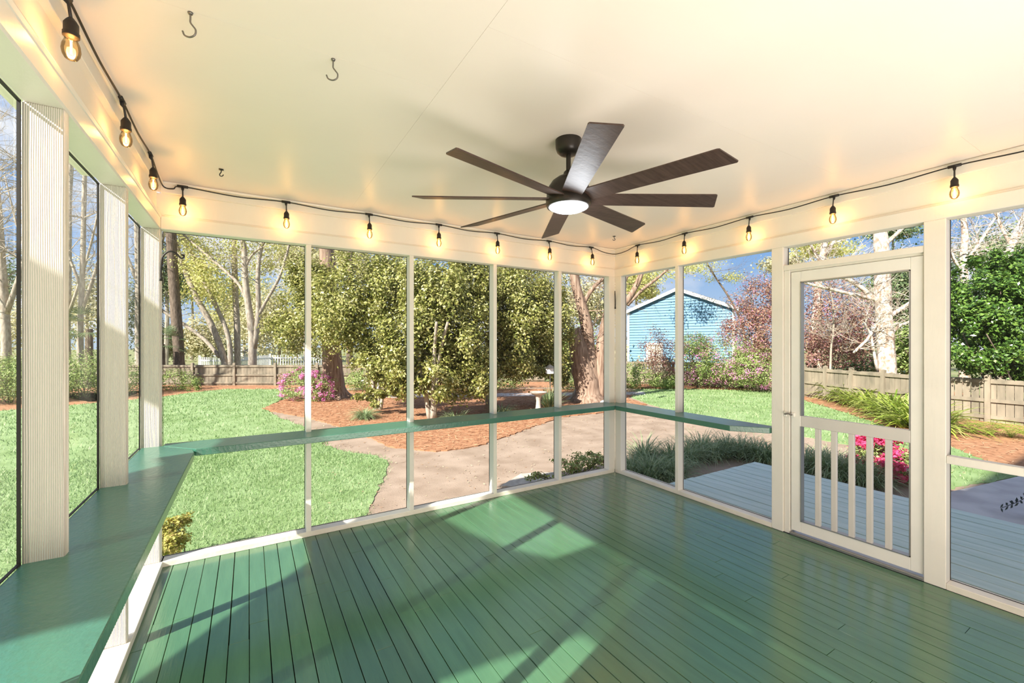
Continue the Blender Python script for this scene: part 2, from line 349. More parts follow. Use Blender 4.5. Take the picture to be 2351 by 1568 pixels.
# --- right wall (plane x = 0)
wr = struct('wall_right', (0, -2, 0))
stud('sill', (0, -.0, 0), (.10, -1.7265, .038), M_sill, wr)
stud('sill', (0, -2.7385, 0), (.10, YB, .038), M_sill, wr)
MB().box((0, .1, ZO), (.10, YB, 2.303)).build('header_board', M_trim, wr, bevel=.004)
MB().box((.022, .022, 2.303), (.10, YB, 2.455)).build('frieze_board', M_trim, wr)
MB().box((-.004, 0, 2.455), (.10, YB, ZC)).build('upper_board', M_trim, wr, bevel=.002)
MB().tube([(-.008, 0, ZC - .010), (-.008, YB, ZC - .010)], .010, 8).build('ceiling_moulding', M_trim, wr)
MB().tube([(.020, -.02, 2.305), (.020, YB, 2.305)], .012, 8).build('header_ledge', M_trim, wr)
stud('corner_stud', (0, -.088, .038), (.09, .0, ZO), M_trim, wr)
stud('stud', (.0, -.848, .038), (.088, -.812, ZO), M_trim, wr)
stud('door_post', (.0, -1.815, .0), (.09, -1.727, ZO), M_trim, wr, .003)
stud('door_jamb', (.012, -1.858, .0), (.09, -1.8155, 2.03), M_trim, wr, .003)
stud('transom_bar', (.004, -2.637, 2.03), (.09, -1.8155, 2.072), M_trim, wr, .003)
MB().box((.028, -2.637, 2.016), (.045, -1.858, 2.03)).build('door_stop', M_trim, wr)
stud('door_post', (.0, -2.738, .0), (.09, -2.637, ZO), M_trim, wr, .003)
stud('middle_rail', (.0, YB, .752), (.06, -2.7385, .798), M_trim, wr, .003)
stud('stud', (.0, -4.0, .038), (.088, -3.962, ZO), M_trim, wr)
for a, b, z0, z1 in ((-.812, -.088, .038, ZO), (-1.727, -.848, .038, ZO), (-2.637, -1.8155, 2.072, ZO), (-3.962, -2.738, .038, ZO), (YB, -4.0, .038, ZO)):
    MB().box((.075, a, z0), (.0755, b, z1)).build('insect_screen', M_screen, wr)
    fr = MB()
    for q in ((a, z0 + .0001, a + .003, z1), (b - .003, z0, b, z1), (a, z0, b, z0 + .003)): fr.box((.072, q[0], q[1]), (.077, q[2], q[3]))
    fr.build('screen_spline', M_screenedge, wr)
# --- left wall (plane x = W), rough sawn studs
wl = struct('wall_left', (W, -2, 0))
stud('sill', (W - .10, .1, 0), (W + .012, YB, .038), M_sill, wl, .003)
stud('outer_ledge', (W - .17, .1, -.06), (W - .125, YB, .02), M_white, wl, .003)
MB().box((W - .10, .1, ZO), (W, YB, 2.303)).build('header_board', M_trim, wl, bevel=.006)
MB().box((W - .10, .022, 2.303), (W - .022, YB, 2.455)).build('frieze_board', M_trim, wl)
MB().box((W - .10, 0, 2.455), (W + .004, YB, ZC)).build('upper_board', M_trim, wl, bevel=.002)
MB().tube([(W + .008, 0, ZC - .010), (W + .008, YB, ZC - .010)], .010, 8).build('ceiling_moulding', M_trim, wl)
MB().tube([(W - .008, -.0, 2.300), (W - .008, YB, 2.300)], .016, 8).build('header_ledge', M_trim, wl)
LY = [(.04, .078), (-.892, -.85), (-1.702, -1.66), (-2.55, -2.51), (-3.36, -3.32), (-4.2, -4.16), (-5.0, -4.96)]
for i, (a, b) in enumerate(LY):
    if i == 0: stud('corner_stud', (W - .10, .0, .038), (W - .003, .09, ZO), M_rough, wl, .004)
    else: stud('stud', (W - .10, a, .038), (W - .004, b, ZO), M_rough, wl, .004)
for i in range(len(LY) - 1):
    a = LY[i + 1][1]; b = LY[i][0] if i else 0.0
    nx, nz_ = 14, 20; V = []; F = []
    for iz in range(nz_ + 1):
        for ix in range(nx + 1):
            u, v = ix / nx, iz / nz_
            y = a + (b - a) * u; z = .038 + (ZO - .038) * v
            bul = math.sin(math.pi * u) * math.sin(math.pi * v)
            V.append((W - .112 - .012 * bul * math.sin(9 * u + 5 * v + i), y, z))
    for iz in range(nz_):
        for ix in range(nx): k = iz * (nx + 1) + ix; F.append((k, k + 1, k + nx + 2, k + nx + 1))
    link_mesh('clear_vinyl_panel', V, F, M_vinyl, wl, smooth=True)
    fr = MB()
    for q in ((a, .039, a + .006, ZO), (b - .006, .039, b, ZO), (a, ZO - .006, b, ZO), (a, .796, b, .80)): fr.box((W - .108, q[0], q[1]), (W - .100, q[2], q[3]))
    fr.build('screen_spline', M_screenedge, wl)
for i in range(18): MB().box((W - .125, -2.735, .04 + i * .121), (W - .10, YB, .158 + i * .121)).build('added_shade_board', M_trim, wl)  # boards added past the view edge to shade part of the floor
# --- house wall behind the camera
wf = struct('wall_front', (-2, YB, 0))
for i in range(22):
    z0 = i * .115; MB().add([(W - 2, YB - .02, z0), (4.5, YB - .02, z0), (4.5, YB - .008, z0 + .118), (W - 2, YB - .008, z0 + .118), (W - 2, YB - .03, z0), (4.5, YB - .03, z0), (4.5, YB - .03, z0 + .118), (W - 2, YB - .03, z0 + .118)],
        [(0, 1, 2, 3), (4, 7, 6, 5), (0, 4, 5, 1), (1, 5, 6, 2), (2, 6, 7, 3), (3, 7, 4, 0)]).build('clapboard', M_white, wf)
MB().box((-8, YB - 8, -.45), (4.5, YB - .03, 8.4)).build('house_shade_block', M_white, wf)  # unseen house volume, made this tall so its shadow covers the patio
# wall foundations: brick row under the left wall
fd = struct('trim_1', (W - .1, -2, -.45))
for c in range(4):
    for k in range(24):
        y = .05 - k * .235 - (c % 2) * .115
        MB().box((W - .22, y - .222, -.45 + c * .09), (W - .12, y, -.45 + c * .09 + .078)).build('brick', M_brick, fd)
MB().box((W - .2, YB, -.45), (W - .05, .1, -.1)).build('mortar', M_conc, fd)
MB().box((W - .05, .02, -.45), (.1, .1, -.1)).build('foundation', M_conc, fd)

# ------------------------------------------------------------------ added unseen sail outside the left wall, outline cut to pattern the floor shade
sail = thing('added_shade_sail', 'added translucent shade sail on two poles outside the left wall', 'shade sail', (W - 2.77, -2.2, GZ))
DX = 2.6; DYs = -DX * .433 / 1.256; DZs = DX / 1.256
SO = [(.08, 1.88), (-.40, 1.72), (-.83, 1.63), (-1.28, 1.69), (-1.68, 1.79), (-2.07, 1.95), (-2.19, 2.26), (-3.0, 2.26), (-2.98, 1.70), (-2.66, 1.68), (-2.55, 1.52), (-2.43, 1.32), (-2.26, .99), (-2.16, .6), (-2.10, .08), (-1.32, .06), (-1.27, .17), (-1.03, .43), (-.84, .69), (-.64, 1.0), (-.42, .95), (-.44, 1.14), (-.2, 1.2), (.08, 1.15)]
SO = [(y + DYs, z + DZs) for y, z in SO]; n = len(SO); X = W - .17 - DX
V = [(X, y, z) for y, z in SO] + [(X - .004, y, z) for y, z in SO]
link_mesh('cloth', V, [tuple(range(n)), tuple(range(2 * n - 1, n - 1, -1))] + [(i, (i + 1) % n, (i + 1) % n + n, i + n) for i in range(n)], M_hazy, sail)
for y_ in (.08 + DYs + .04, -3.0 + DYs - .04): MB().tube([(X, y_, GZ - .05), (X, y_, 2.3 + DZs + .05)], .022, 10).build('pole', M_white, sail)
MB().tube([(X, .08 + DYs + .04, 1.9 + DZs), (X, -1.3 + DYs, 1.80 + DZs), (X, -3.0 + DYs - .04, 2.28 + DZs)], .003, 5).build('rope', M_white, sail)

# ------------------------------------------------------------------ green shelf boards
zs0, zs1 = .750, .795
def shelf(poly, label):
    o = MB().prism(poly, zs0, zs1).build('counter_shelf', M_shelf, bevel=.003); tag(o, label, 'shelf', 'green counter shelf boards around the porch'); return o
g = .002
shelf([(W - .10, .08), (W - .10, YB + .3), (W + .205, YB + .3), (W + .205, -.30), (W + .19, -.215), (W + .01, .0)], 'wide green painted shelf board running along the left wall')
shelf([(W + .01 + g, .0), (W + .205, -.205), (-.2, -.205), (-.004, -.002), (-.004, .08), (W + .01 + g, .08)], 'long green painted shelf board running along the back screen wall')
shelf([(0, 0), (-.2, -.207), (-.2, -1.50), (-.02, -1.725), (.08, -1.725), (.08, 0)], 'short green shelf board with clipped corner beside the screen door')

# ------------------------------------------------------------------ screen door
d1 = struct('door_1', (.03, -1.86, .03))
X0, X1 = .018, .052; y0, y1 = -1.864, -2.632; Z0, Z1 = .035, 2.012
def dbox(n, ya, yb, za, zb, m=M_door, xa=X0, xb=X1, bev=.002): return MB().box((xa, ya, za), (xb, yb, zb)).build(n, m, d1, bevel=bev)
dbox('stile', y0, -1.932, Z0, Z1); dbox('stile', -2.570, y1, Z0, Z1)
dbox('top_rail', -1.9325, -2.5695, 1.932, Z1); dbox('bottom_rail', -1.9325, -2.5695, Z0, .118)
dbox('middle_rail', -1.9335, -2.5685, .838, .918, M_doorgrey)
for yc in (-2.044, -2.147, -2.2525, -2.355, -2.4565): dbox('baluster', yc - .017, yc + .017, .118, .838, M_doorgrey, .022, .046)
fr = MB()
for q in ((-1.9325, .9181, -1.938, 1.932), (-2.564, .9181, -2.5695, 1.932), (-1.9325, 1.926, -2.5695, 1.932), (-1.9325, .118, -1.938, .838), (-2.564, .118, -2.5695, .838), (-1.9325, .118, -2.5695, .124)):
    fr.box((.012, q[0], q[1]), (.058, q[2], q[3]))
fr.build('screen_frame', M_alu, d1)
MB().box((.056, -1.9325, .118), (.0565, -2.5695, 1.932)).build('insect_screen', M_screen, d1)
lt = MB().box((.000, -1.895, .905), (.018, -1.872, .935)).build('latch', M_door, d1, bevel=.002)
MB().tube([(-.006, -1.885, .92), (-.018, -1.862, .928), (-.022, -1.835, .922)], .006, 8).build('latch_handle', M_steel, lt)
MB().box((.012, -1.84, .90), (.0, -1.818, .94)).build('latch_keeper', M_door, d1, bevel=.002)
MB().box((.0, -1.862, .0), (.10, -2.636, .020)).build('threshold', M_alu, d1, bevel=.003)

# ------------------------------------------------------------------ ceiling fan
FX, FY = -2.126, -1.826
fan = thing('ceiling_fan', 'dark bronze eight bladed ceiling fan with glowing round light', 'ceiling fan', (FX, FY, 2.15))
smooth_by_angle(MB().lathe((FX, FY, ZC), [(.028, -.078), (.045, -.074), (.060, -.060), (.067, -.040), (.068, 0)], 32).build('canopy', M_bronze, fan))
smooth_by_angle(MB().tube([(FX, FY, 2.345), (FX, FY, ZC - .05)], .0125, 14).build('downrod', M_bronze, fan))
smooth_by_angle(MB().lathe((FX, FY, 2.228), [(.112, -.048), (.118, -.036), (.118, -.008), (.114, .000), (.114, .034), (.104, .058), (.086, .085), (.058, .106), (.030, .114), (.024, .135), (.017, .142)], 40).build('motor_housing', M_bronze, fan))
smooth_by_angle(MB().lathe((FX, FY, 2.228), [(.03, -.072), (.075, -.064), (.098, -.053), (.108, -.042)], 40).build('light_lens', M_lens, fan))
for k in range(8):
    a = R(15.9 + 45 * k); rad = Vector((math.cos(a), math.sin(a), 0)); tan = Vector((-math.sin(a), math.cos(a), 0))
    pit = R(13); tv = tan * math.cos(pit) - Vector((0, 0, 1)) * math.sin(pit)
    nv = rad.cross(tv).normalized(); c0 = Vector((FX, FY, 2.222))
    outl = [(.09, -.050), (.16, -.052), (.50, -.056), (.755, -.060), (.764, -.056), (.802, .054), (.796, .060), (.50, .056), (.16, .052), (.09, .050)]
    V = [c0 + rad * r + tv * t + nv * h for h in (-.003, .003) for r, t in outl]; n = len(outl)
    F = [tuple(range(n))[::-1], tuple(range(n, 2 * n))] + [(i, (i + 1) % n, (i + 1) % n + n, i + n) for i in range(n)]
    link_mesh('blade', V, F, M_blade, fan)
fl_ = bpy.data.lights.new('fan_lamp', 'POINT'); fl_.energy = 4; fl_.color = (.9, .95, 1); fl_.shadow_soft_size = .09
fo = bpy.data.objects.new('fan_lamp', fl_); COL.objects.link(fo); fo.location = (FX, FY, 2.085)

# ------------------------------------------------------------------ string lights
sl = thing('string_lights', 'black string of small amber filament bulbs under the ceiling edge', 'string lights', (-2, -.03, 2.3))
BA = [-3.93, -3.323, -2.730, -2.135, -1.553, -.948, -.385]; BB = [-.367, -.949, -1.571, -2.173, -2.783, -3.39, -4.0, -4.6]; BC = [-4.5, -3.83, -3.15, -2.50, -1.84, -1.18, -.56]
nodes = [('C', y) for y in BC] + [('k', None)] + [('A', x) for x in BA] + [('k2', None)] + [('B', y) for y in BB]
ctrl = []; prevp = None; bulbs = []
for t, v in nodes:
    if t == 'A': p = Vector((v, -.035, 2.502))
    elif t == 'B': p = Vector((-.035, v, 2.502))
    elif t == 'C': p = Vector((W + .035, v, 2.502))
    elif t == 'k': p = Vector((W + .02, -.02, 2.488))
    else: p = Vector((-.02, -.02, 2.470))
    if prevp is not None:
        m = (p + prevp) / 2; m.z -= .014; ctrl.append(m)
    ctrl.append(p); prevp = p
    if t in 'ABC': bulbs.append((t, p))
MB().tube(curve_pts(ctrl, 5), .0042, 6).build('cord', M_black, sl, smooth=True)
for i, (t, p) in enumerate(bulbs):
    ax = Vector((1, 0, 0)) if t == 'A' else Vector((0, 1, 0))
    sw = {'A': Vector((0, -.012, 0)), 'B': Vector((-.012, 0, 0)), 'C': Vector((.012, 0, 0))}[t] + ax * random.uniform(-.006, .006)
    mb = MB().tube([p - ax * .03, p - ax * .028, p + ax * .028, p + ax * .03], [.004, .009, .009, .004], 8)
    mb.tube([p, p - Vector((0, 0, .02)), p + sw * .5 - Vector((0, 0, .03)), p + sw - Vector((0, 0, .075))], [.010, .007, .004, .0045], 8)
    mb.build('cord_tee', M_black, sl, smooth=True)
    s = p + sw - Vector((0, 0, .07))
    so_ = MB().lathe(s, [(.017, -.058), (.0195, -.056), (.0195, -.044), (.0175, -.042), (.0175, -.018), (.012, -.008), (.006, .0)], 16).build('socket', M_black, sl)
    smooth_by_angle(so_, 50)
    bu = MB().lathe(s, [(.004, -.126), (.014, -.121), (.020, -.110), (.0225, -.096), (.021, -.082), (.016, -.068), (.013, -.056)], 16).build('bulb', M_bulb, sl, smooth=True)
    MB().tube([s - Vector((0, 0, .068)), s - Vector((0, 0, .106))], .0026, 6).build('filament', M_fil, bu)
    ld = bpy.data.lights.new('bulb_glow', 'POINT'); ld.energy = .9; ld.color = (1, .50, .16); ld.shadow_soft_size = .012
    lo = bpy.data.objects.new('bulb_glow', ld); COL.objects.link(lo); lo.location = s - Vector((0, 0, .088))

# ------------------------------------------------------------------ hooks
def hook(name, p, sgn, s, m, label, plate=False, group=None):
    z = Vector((0, 0, 1)); u = Vector((math.cos(YAW), -math.sin(YAW), 0)) * sgn
    pts = [p + z * .004, p - z * .025 * s, p - z * .045 * s, p + u * .012 * s - z * .062 * s, p + u * .024 * s - z * .080 * s, p + u * .020 * s - z * .102 * s, p - u * .002 * s - z * .112 * s, p - u * .026 * s - z * .104 * s, p - u * .036 * s - z * .084 * s]
    mb = MB().tube(curve_pts(pts, 4), .0036 * max(s, .75), 8)
    if plate: mb.box(p - Vector((.012, .012, .004)), p + Vector((.012, .012, 0)))
    else: mb.lathe(p, [(.006, -.006), (.008, 0)], 10)
    o = mb.build(name, m, origin=p, smooth=True); tag(o, label, 'hook', group)
hook('ceiling_hook', Vector((-3.714, -1.892, ZC)), 1, .70, M_steel, 'steel screw hook in the ceiling, left of the two on the joint')
hook('ceiling_hook', Vector((-3.285, -1.884, ZC)), 1, .70, M_steel, 'steel screw hook in the ceiling, right of the two on the joint')
hook('ceiling_hook', Vector((-3.70, -.43, ZC)), -1, .38, M_iron, 'small black ceiling hook near the back left corner', True)
hook('ceiling_hook', Vector((-.448, -.444, ZC)), 1, .38, M_iron, 'small black ceiling hook near the back right corner', True)
mb = MB().tube(curve_pts([(-4.046, -.012, 1.88), (-4.044, -.014, 1.97), (-4.035, -.014, 2.035), (-4.0, -.014, 2.072), (-3.965, -.014, 2.06), (-3.945, -.014, 2.035), (-3.93, -.014, 2.035), (-3.925, -.014, 2.052), (-3.937, -.014, 2.055)], 5), [.0055] * 41, 8)
mb.tube([(-4.046, -.012, 1.905), (-4.046, -.012, 1.875)], [.004, .010], 8)
tag(mb.build('plant_hook', M_iron, smooth=True), 'curved black iron plant hook on the back left corner post', 'hook')
mb = MB().tube(curve_pts([(-.004, -.008, 1.86), (-.008, -.012, 1.93), (-.03, -.03, 2.03), (-.06, -.06, 2.045), (-.075, -.075, 2.02), (-.068, -.068, 2.0)], 5), .0048, 8)
mb.tube([(-.004, -.008, 1.885), (-.004, -.008, 1.855)], [.004, .009], 8)
tag(mb.build('plant_hook', M_iron, smooth=True), 'curved black iron plant hook on the back right corner post', 'hook')

# ------------------------------------------------------------------ outer deck and ground
DZ = -.13
deck = struct('deck', (1, -2, DZ))
MB().box((.105, YB, DZ - .12), (2.16, -.34, DZ - .04)).build('deck_joists', M_under, deck)
x = .108
while x < 2.19:
    a = .132
    MB().box((x, YB, DZ - .035), (x + a, -.31 + random.uniform(-.004, .004), DZ + random.uniform(-.002, .002))).build('plank', M_deck, deck, bevel=.003)
    x += a + .012
MB().box((.105, -.345, DZ - .2), (2.19, -.325, DZ - .037)).build('deck_fascia', M_deck, deck)

def poly_mesh(name, pts, z, m, kind='structure', thick=.05, sub=0):
    q = []
    for i in range(len(pts)):
        a = Vector((pts[i][0], pts[i][1], 0)); b = Vector((pts[(i + 1) % len(pts)][0], pts[(i + 1) % len(pts)][1], 0)); n = min(90, max(1, int((b - a).length / .10)))
        dn = (b - a).normalized(); pr = Vector((-dn.y, dn.x, 0)); far = ((a + b) / 2 - Vector((CAM[0], CAM[1], 0))).length
        for k in range(n):
            m_ = .0 if (n == 1 or far < 4.2) else random.uniform(-.04, .04)
            p = a + (b - a) * k / n + pr * m_; q.append((p.x, p.y))
    mb = MB().prism(q, z - thick, z); o = mb.build(name, m, kind=kind, origin=(0, 0, z)); return o
ground = MB().box((-160, -60, -.9), (160, 160, -.50)).build('ground', M_ground, kind='structure', origin=(0, 0, -.9))
def GP(l): return [G(*p) for p in l]
def XY(l): return [Vector((a, b, 0)) for a, b in l]
dirt = GP([(835, 1262), (700, 1000), (620, 958), (640, 920), (800, 885), (1430, 885)]) + GP([(1700, 960), (1960, 1010), (2175, 1060), (2351, 1110)]) + XY([(9, -8), (-3.4, -8), (-3.2, .15)])
poly_mesh('dirt_path', dirt, -.462, M_dirt)
lawn_l = XY([(-3.35, .12)]) + GP([(835, 1230), (843, 1180), (852, 1140), (880, 1100), (893, 1062), (870, 1046), (790, 1036), (745, 1020), (735, 1000), (690, 975), (640, 958), (605, 938), (640, 920), (665, 893), (520, 893), (440, 901), (375, 910)]) + XY([(-7.5, 15.1), (-9.9, 14.2), (-16, 11), (-22, 4), (-22, -10), (-4.4, -10), (-4.28, .12)])
lawn_r = GP([(1425, 899), (1480, 893), (1560, 892), (1770, 897), (1840, 917), (1930, 944), (2030, 977), (2110, 1012), (2175, 1022), (2290, 1068), (2351, 1086), (2330, 1094), (2290, 1102), (2235, 1112), (2174, 1122), (2110, 1095), (2085, 1040), (1960, 1022), (1900, 1012), (1770, 985), (1600, 960), (1485, 926), (1450, 912)])
L1 = poly_mesh('lawn', lawn_l, -.452, M_lawn); L2 = poly_mesh('lawn', lawn_r, -.452, M_lawn)
st_a = GP([(605, 938), (650, 918), (700, 905), (760, 898), (900, 893), (1100, 893), (1250, 893), (1400, 893), (1470, 900), (1440, 914), (1486, 929), (1400, 946), (1290, 957), (1200, 988), (1100, 1024), (1000, 1037), (900, 1026), (800, 985), (700, 957), (640, 947)])
st_b = GP([(200, 922), (300, 921), (375, 912), (440, 902), (520, 894), (665, 894), (800, 890), (1100, 889), (1400, 889), (1430, 880), (1100, 872), (700, 872), (300, 880), (100, 900)])
st_l = XY([(-7.5, 15.1), (-9.9, 14.2), (-16, 11), (-22, 4), (-26, 8), (-20, 16), (-12, 19), (-7, 19)])
st_c = GP([(1400, 889), (1560, 891), (1770, 896), (1840, 916), (1930, 943), (2030, 976), (2110, 1011), (2175, 1021), (2290, 1067), (2351, 1085), (2500, 1100), (2700, 960), (2351, 925), (2100, 885), (1840, 868), (1600, 866), (1400, 870)])
for p, z in ((st_a, -.440), (st_b, -.455), (st_l, -.455), (st_c, -.447)): poly_mesh('pine_straw_bed', p, z, M_straw)
patio = struct('patio', (5, -4, -.42))
pc = [G(2080, 1146, -.42), G(2174, 1130, -.42), G(2240, 1116, -.42), G(2351, 1090, -.42), G(2520, 1060, -.42)]
MB().prism([(p.x, p.y) for p in pc] + [(12, -5.2), (2.25, -5.2), (2.25, -2.0)], -.5, -.42).build('concrete_slab', M_conc, patio, bevel=.004)
MB().prism([(2.25, -5.21), (12, -5.21), (12, -10), (2.25, -10)], -.5, -.42).build('concrete_slab', M_conc, patio, bevel=.004)
# stepping path of pale stone beyond the bed
pth = GP([(780, 908), (950, 905), (1250, 903), (1480, 900), (1480, 906), (1250, 910), (950, 913), (790, 915)])
poly_mesh('garden_path', pth, -.432, M_conc)
tag(MB().prism([(p.x, p.y) for p in GP([(1150, 1118), (1195, 1090), (1275, 1086), (1285, 1110), (1230, 1124)])], -.46, -.43).build('stepping_stone', M_stone, bevel=.005), 'pale flat stepping stone in the dirt beside the small leafy shrub', 'stone')

def inpoly(pts, poly):
    P = np.array([(p[0], p[1]) for p in poly]); n = len(P); x, y = pts[:, 0], pts[:, 1]; ins = np.zeros(len(pts), bool); j = n - 1
    for i in range(n):
        c = ((P[i, 1] > y) != (P[j, 1] > y)) & (x < (P[j, 0] - P[i, 0]) * (y - P[i, 1]) / (P[j, 1] - P[i, 1] + 1e-12) + P[i, 0]); ins ^= c; j = i
    return ins
def scatter_blades(name, poly, z, n, L, wd, m, lean=.5, rmax=14, flat=False, power=1.0, label=None, kind='stuff', fill=True):
    # density falls with distance from the porch
    r = rmax * rng.random(n * 3) ** power; a = rng.random(n * 3) * 2 * math.pi
    pts = np.stack([CAM[0] + r * np.cos(a), CAM[1] + r * np.sin(a)], 1)
    d = pts - CAM[:2]; dep = d[:, 0] * XH[1] + d[:, 1] * YH[1]; lat = d[:, 0] * XH[0] + d[:, 1] * YH[0]
    ok = inpoly(pts, poly) & (dep > .3) & (np.abs(lat) < dep * 1.35 + .5)
    pts = pts[ok][:n]; k = len(pts); pts = pts + (rng.normal(0, .07, pts.shape) if flat else rng.normal(0, .05, pts.shape) * (np.abs(pts[:, 1:2]) > .35)); th = rng.random(k) * 2 * math.pi; rr = np.sqrt(((pts - CAM[:2]) ** 2).sum(1))
    sc_ = np.clip(rr / 6, 1, 2.6)
    ll = L * (.6 + .8 * rng.random(k)); ww = wd * sc_ * (.7 + .6 * rng.random(k)) * .5
    dx, dy = np.cos(th), np.sin(th)
    if flat:
        c = np.stack([pts[:, 0], pts[:, 1], np.full(k, z) + rng.random(k) * .018], 1); cv = rng.normal(0, .25, k)
        t = np.stack([dx, dy, rng.normal(0, .12, k)], 1); s = np.stack([-dy, dx, np.zeros(k)], 1)
        A = c - t * ll[:, None] / 2; B = c + s * (cv * ll * .3)[:, None]; D = c + t * ll[:, None] / 2
        V = np.stack([A, B - s * ww[:, None] + [0, 0, .004], D, B + s * ww[:, None]], 1).reshape(-1, 3)
        F = np.arange(4 * k).reshape(-1, 4)
    else:
        b = np.stack([pts[:, 0], pts[:, 1], np.full(k, z - .003)], 1); s = np.stack([-dy, dx, np.zeros(k)], 1)
        tip = b + np.stack([dx * lean * rng.random(k), dy * lean * rng.random(k), np.ones(k)], 1) * ll[:, None]
        V = np.stack([b - s * ww[:, None], b + s * ww[:, None], tip], 1).reshape(-1, 3); F = np.arange(3 * k).reshape(-1, 3)
    o = link_mesh(name, V, F, m, kind=kind); return o
scatter_blades('grass', lawn_l, -.452, 200000, .036, .0065, M_grass, 1.3, 10, power=.6)
scatter_blades('grass', lawn_l, -.452, 90000, .055, .008, M_grass, 1.3, 22, power=.55)
scatter_blades('grass', lawn_r, -.452, 90000, .055, .008, M_grass, 1.3, 22, power=.6)
scatter_blades('pine_needles', st_a, -.438, 90000, .16, .006, M_needle, flat=True, rmax=20, power=.8)
scatter_blades('pine_needles', st_c, -.445, 46000, .17, .006, M_needle, flat=True, rmax=26, power=.8)
scatter_blades('pine_needles', st_b, -.453, 20000, .2, .006, M_needle, flat=True, rmax=28, power=.8)
scatter_blades('leaf_litter', dirt, -.460, 5000, .045, .012, M_litter, flat=True, rmax=14, power=.7)
grass_tufts = GP([(560, 1),]) if False else None

# ------------------------------------------------------------------ plant generators
def leaf_arrays(P, Nrm, L, Wd, droop=.25):
    k = len(P); n = Nrm / (np.linalg.norm(Nrm, axis=1, keepdims=True) + 1e-9)
    a = rng.normal(size=(k, 3)); t = a - n * (a * n).sum(1, keepdims=True); t /= (np.linalg.norm(t, axis=1, keepdims=True) + 1e-9); s = np.cross(n, t)
    ll = (L * (.7 + .6 * rng.random(k)))[:, None]; ww = (Wd * (.7 + .6 * rng.random(k)))[:, None] / 2
    V = np.stack([P - t * ll / 2, P + s * ww + n * ll * droop * .3, P + t * ll / 2 - n * ll * droop * .4, P - s * ww + n * ll * droop * .3], 1)
    return V.reshape(-1, 3)
def cloud_points(ells, n, clumps=60, spread=.16, shell=(.72, 1.02)):
    out = []; nr = []
    vol = np.array([e[3] * e[4] * e[5] for e in ells]) ** .67; vol /= vol.sum()
    for e, f in zip(ells, vol):
        c = np.array(e[:3]); rad = np.array(e[3:6]); m = max(3, int(n * f)); kc = max(6, int(clumps * f * 1.0))
        u = rng.normal(size=(kc, 3)); u /= np.linalg.norm(u, axis=1, keepdims=True)
        u *= (shell[0] + (shell[1] - shell[0]) * rng.random((kc, 1)))
        idx = rng.integers(0, kc, m); p = u[idx] + rng.normal(0, spread, (m, 3))
        out.append(c + p * rad); d = p / (np.linalg.norm(p, axis=1, keepdims=True) + 1e-9)
        nr.append(d * .8 + np.array([0, 0, .5]) + rng.normal(0, .55, (m, 3)))
    return np.concatenate(out), np.concatenate(nr)
def foliage(name, ells, n, L, Wd, m, parent, clumps=60, spread=.16, shell=(.72, 1.02), zmin=None):
    P, Nn = cloud_points(ells, n, clumps, spread, shell)
    if zmin is not None: k = P[:, 2] > zmin; P, Nn = P[k], Nn[k]
    V = leaf_arrays(P, Nn, L, Wd); return link_mesh(name, V, np.arange(len(V)).reshape(-1, 4), m, parent, kind='stuff')
def twigs(mb, p, d, L, r, depth, spread=.6, up=.15, kids=3):
    n = 4; pts = [Vector(p)]; dd = Vector(d).normalized()
    for i in range(n):
        dd = (dd + Vector((random.gauss(0, .10), random.gauss(0, .10), random.gauss(0, .07) + up * .15))).normalized(); pts.append(pts[-1] + dd * L / n)
    rad = [max(.003, r * (1 - .65 * i / n)) for i in range(n + 1)]
    mb.tube(pts, rad, 6 if r > .03 else 4, cap=False)
    ends = [pts[-1]]
    if depth > 0:
        for k in range(kids):
            i = random.choice((2, 3, 4)); nd = (dd + Vector((random.gauss(0, spread), random.gauss(0, spread), random.gauss(up, spread * .6)))).normalized()
            ends += twigs(mb, pts[i], nd, L * random.uniform(.55, .8), rad[i] * .7, depth - 1, spread, up, kids)
    return ends
def pxpts(l, depth): return [at(p[0], p[1], p[2] if len(p) > 2 else depth) for p in l]
def trunk(mb, l, depth, w0, w1, k=12, to_ground=False):
    pts = pxpts(l, depth)
    if to_ground: pts[0].z = GZ - .05
    c = curve_pts(pts, 3); n = len(c); r = [(w0 + (w1 - w0) * i / (n - 1)) / 2 * depth / FPX for i in range(n)]
    r = [x * (.86 if w0 < 30 else 1) for x in r]
    if to_ground: r[0] *= 1.4; r[1] *= 1.15
    r = [x * random.uniform(.95, 1.05) for x in r]
    mb.tube(c, r, k); return c
def ell(px, py, depth, rx, ry=None, rz=None):   # ellipsoid at pixel and depth, radii in pixels
    p = at(px, py, depth); s = depth / FPX; ry = ry or rx; rz = rz or rx
    return (p.x, p.y, p.z, rx * s, rx * s, ry * s)
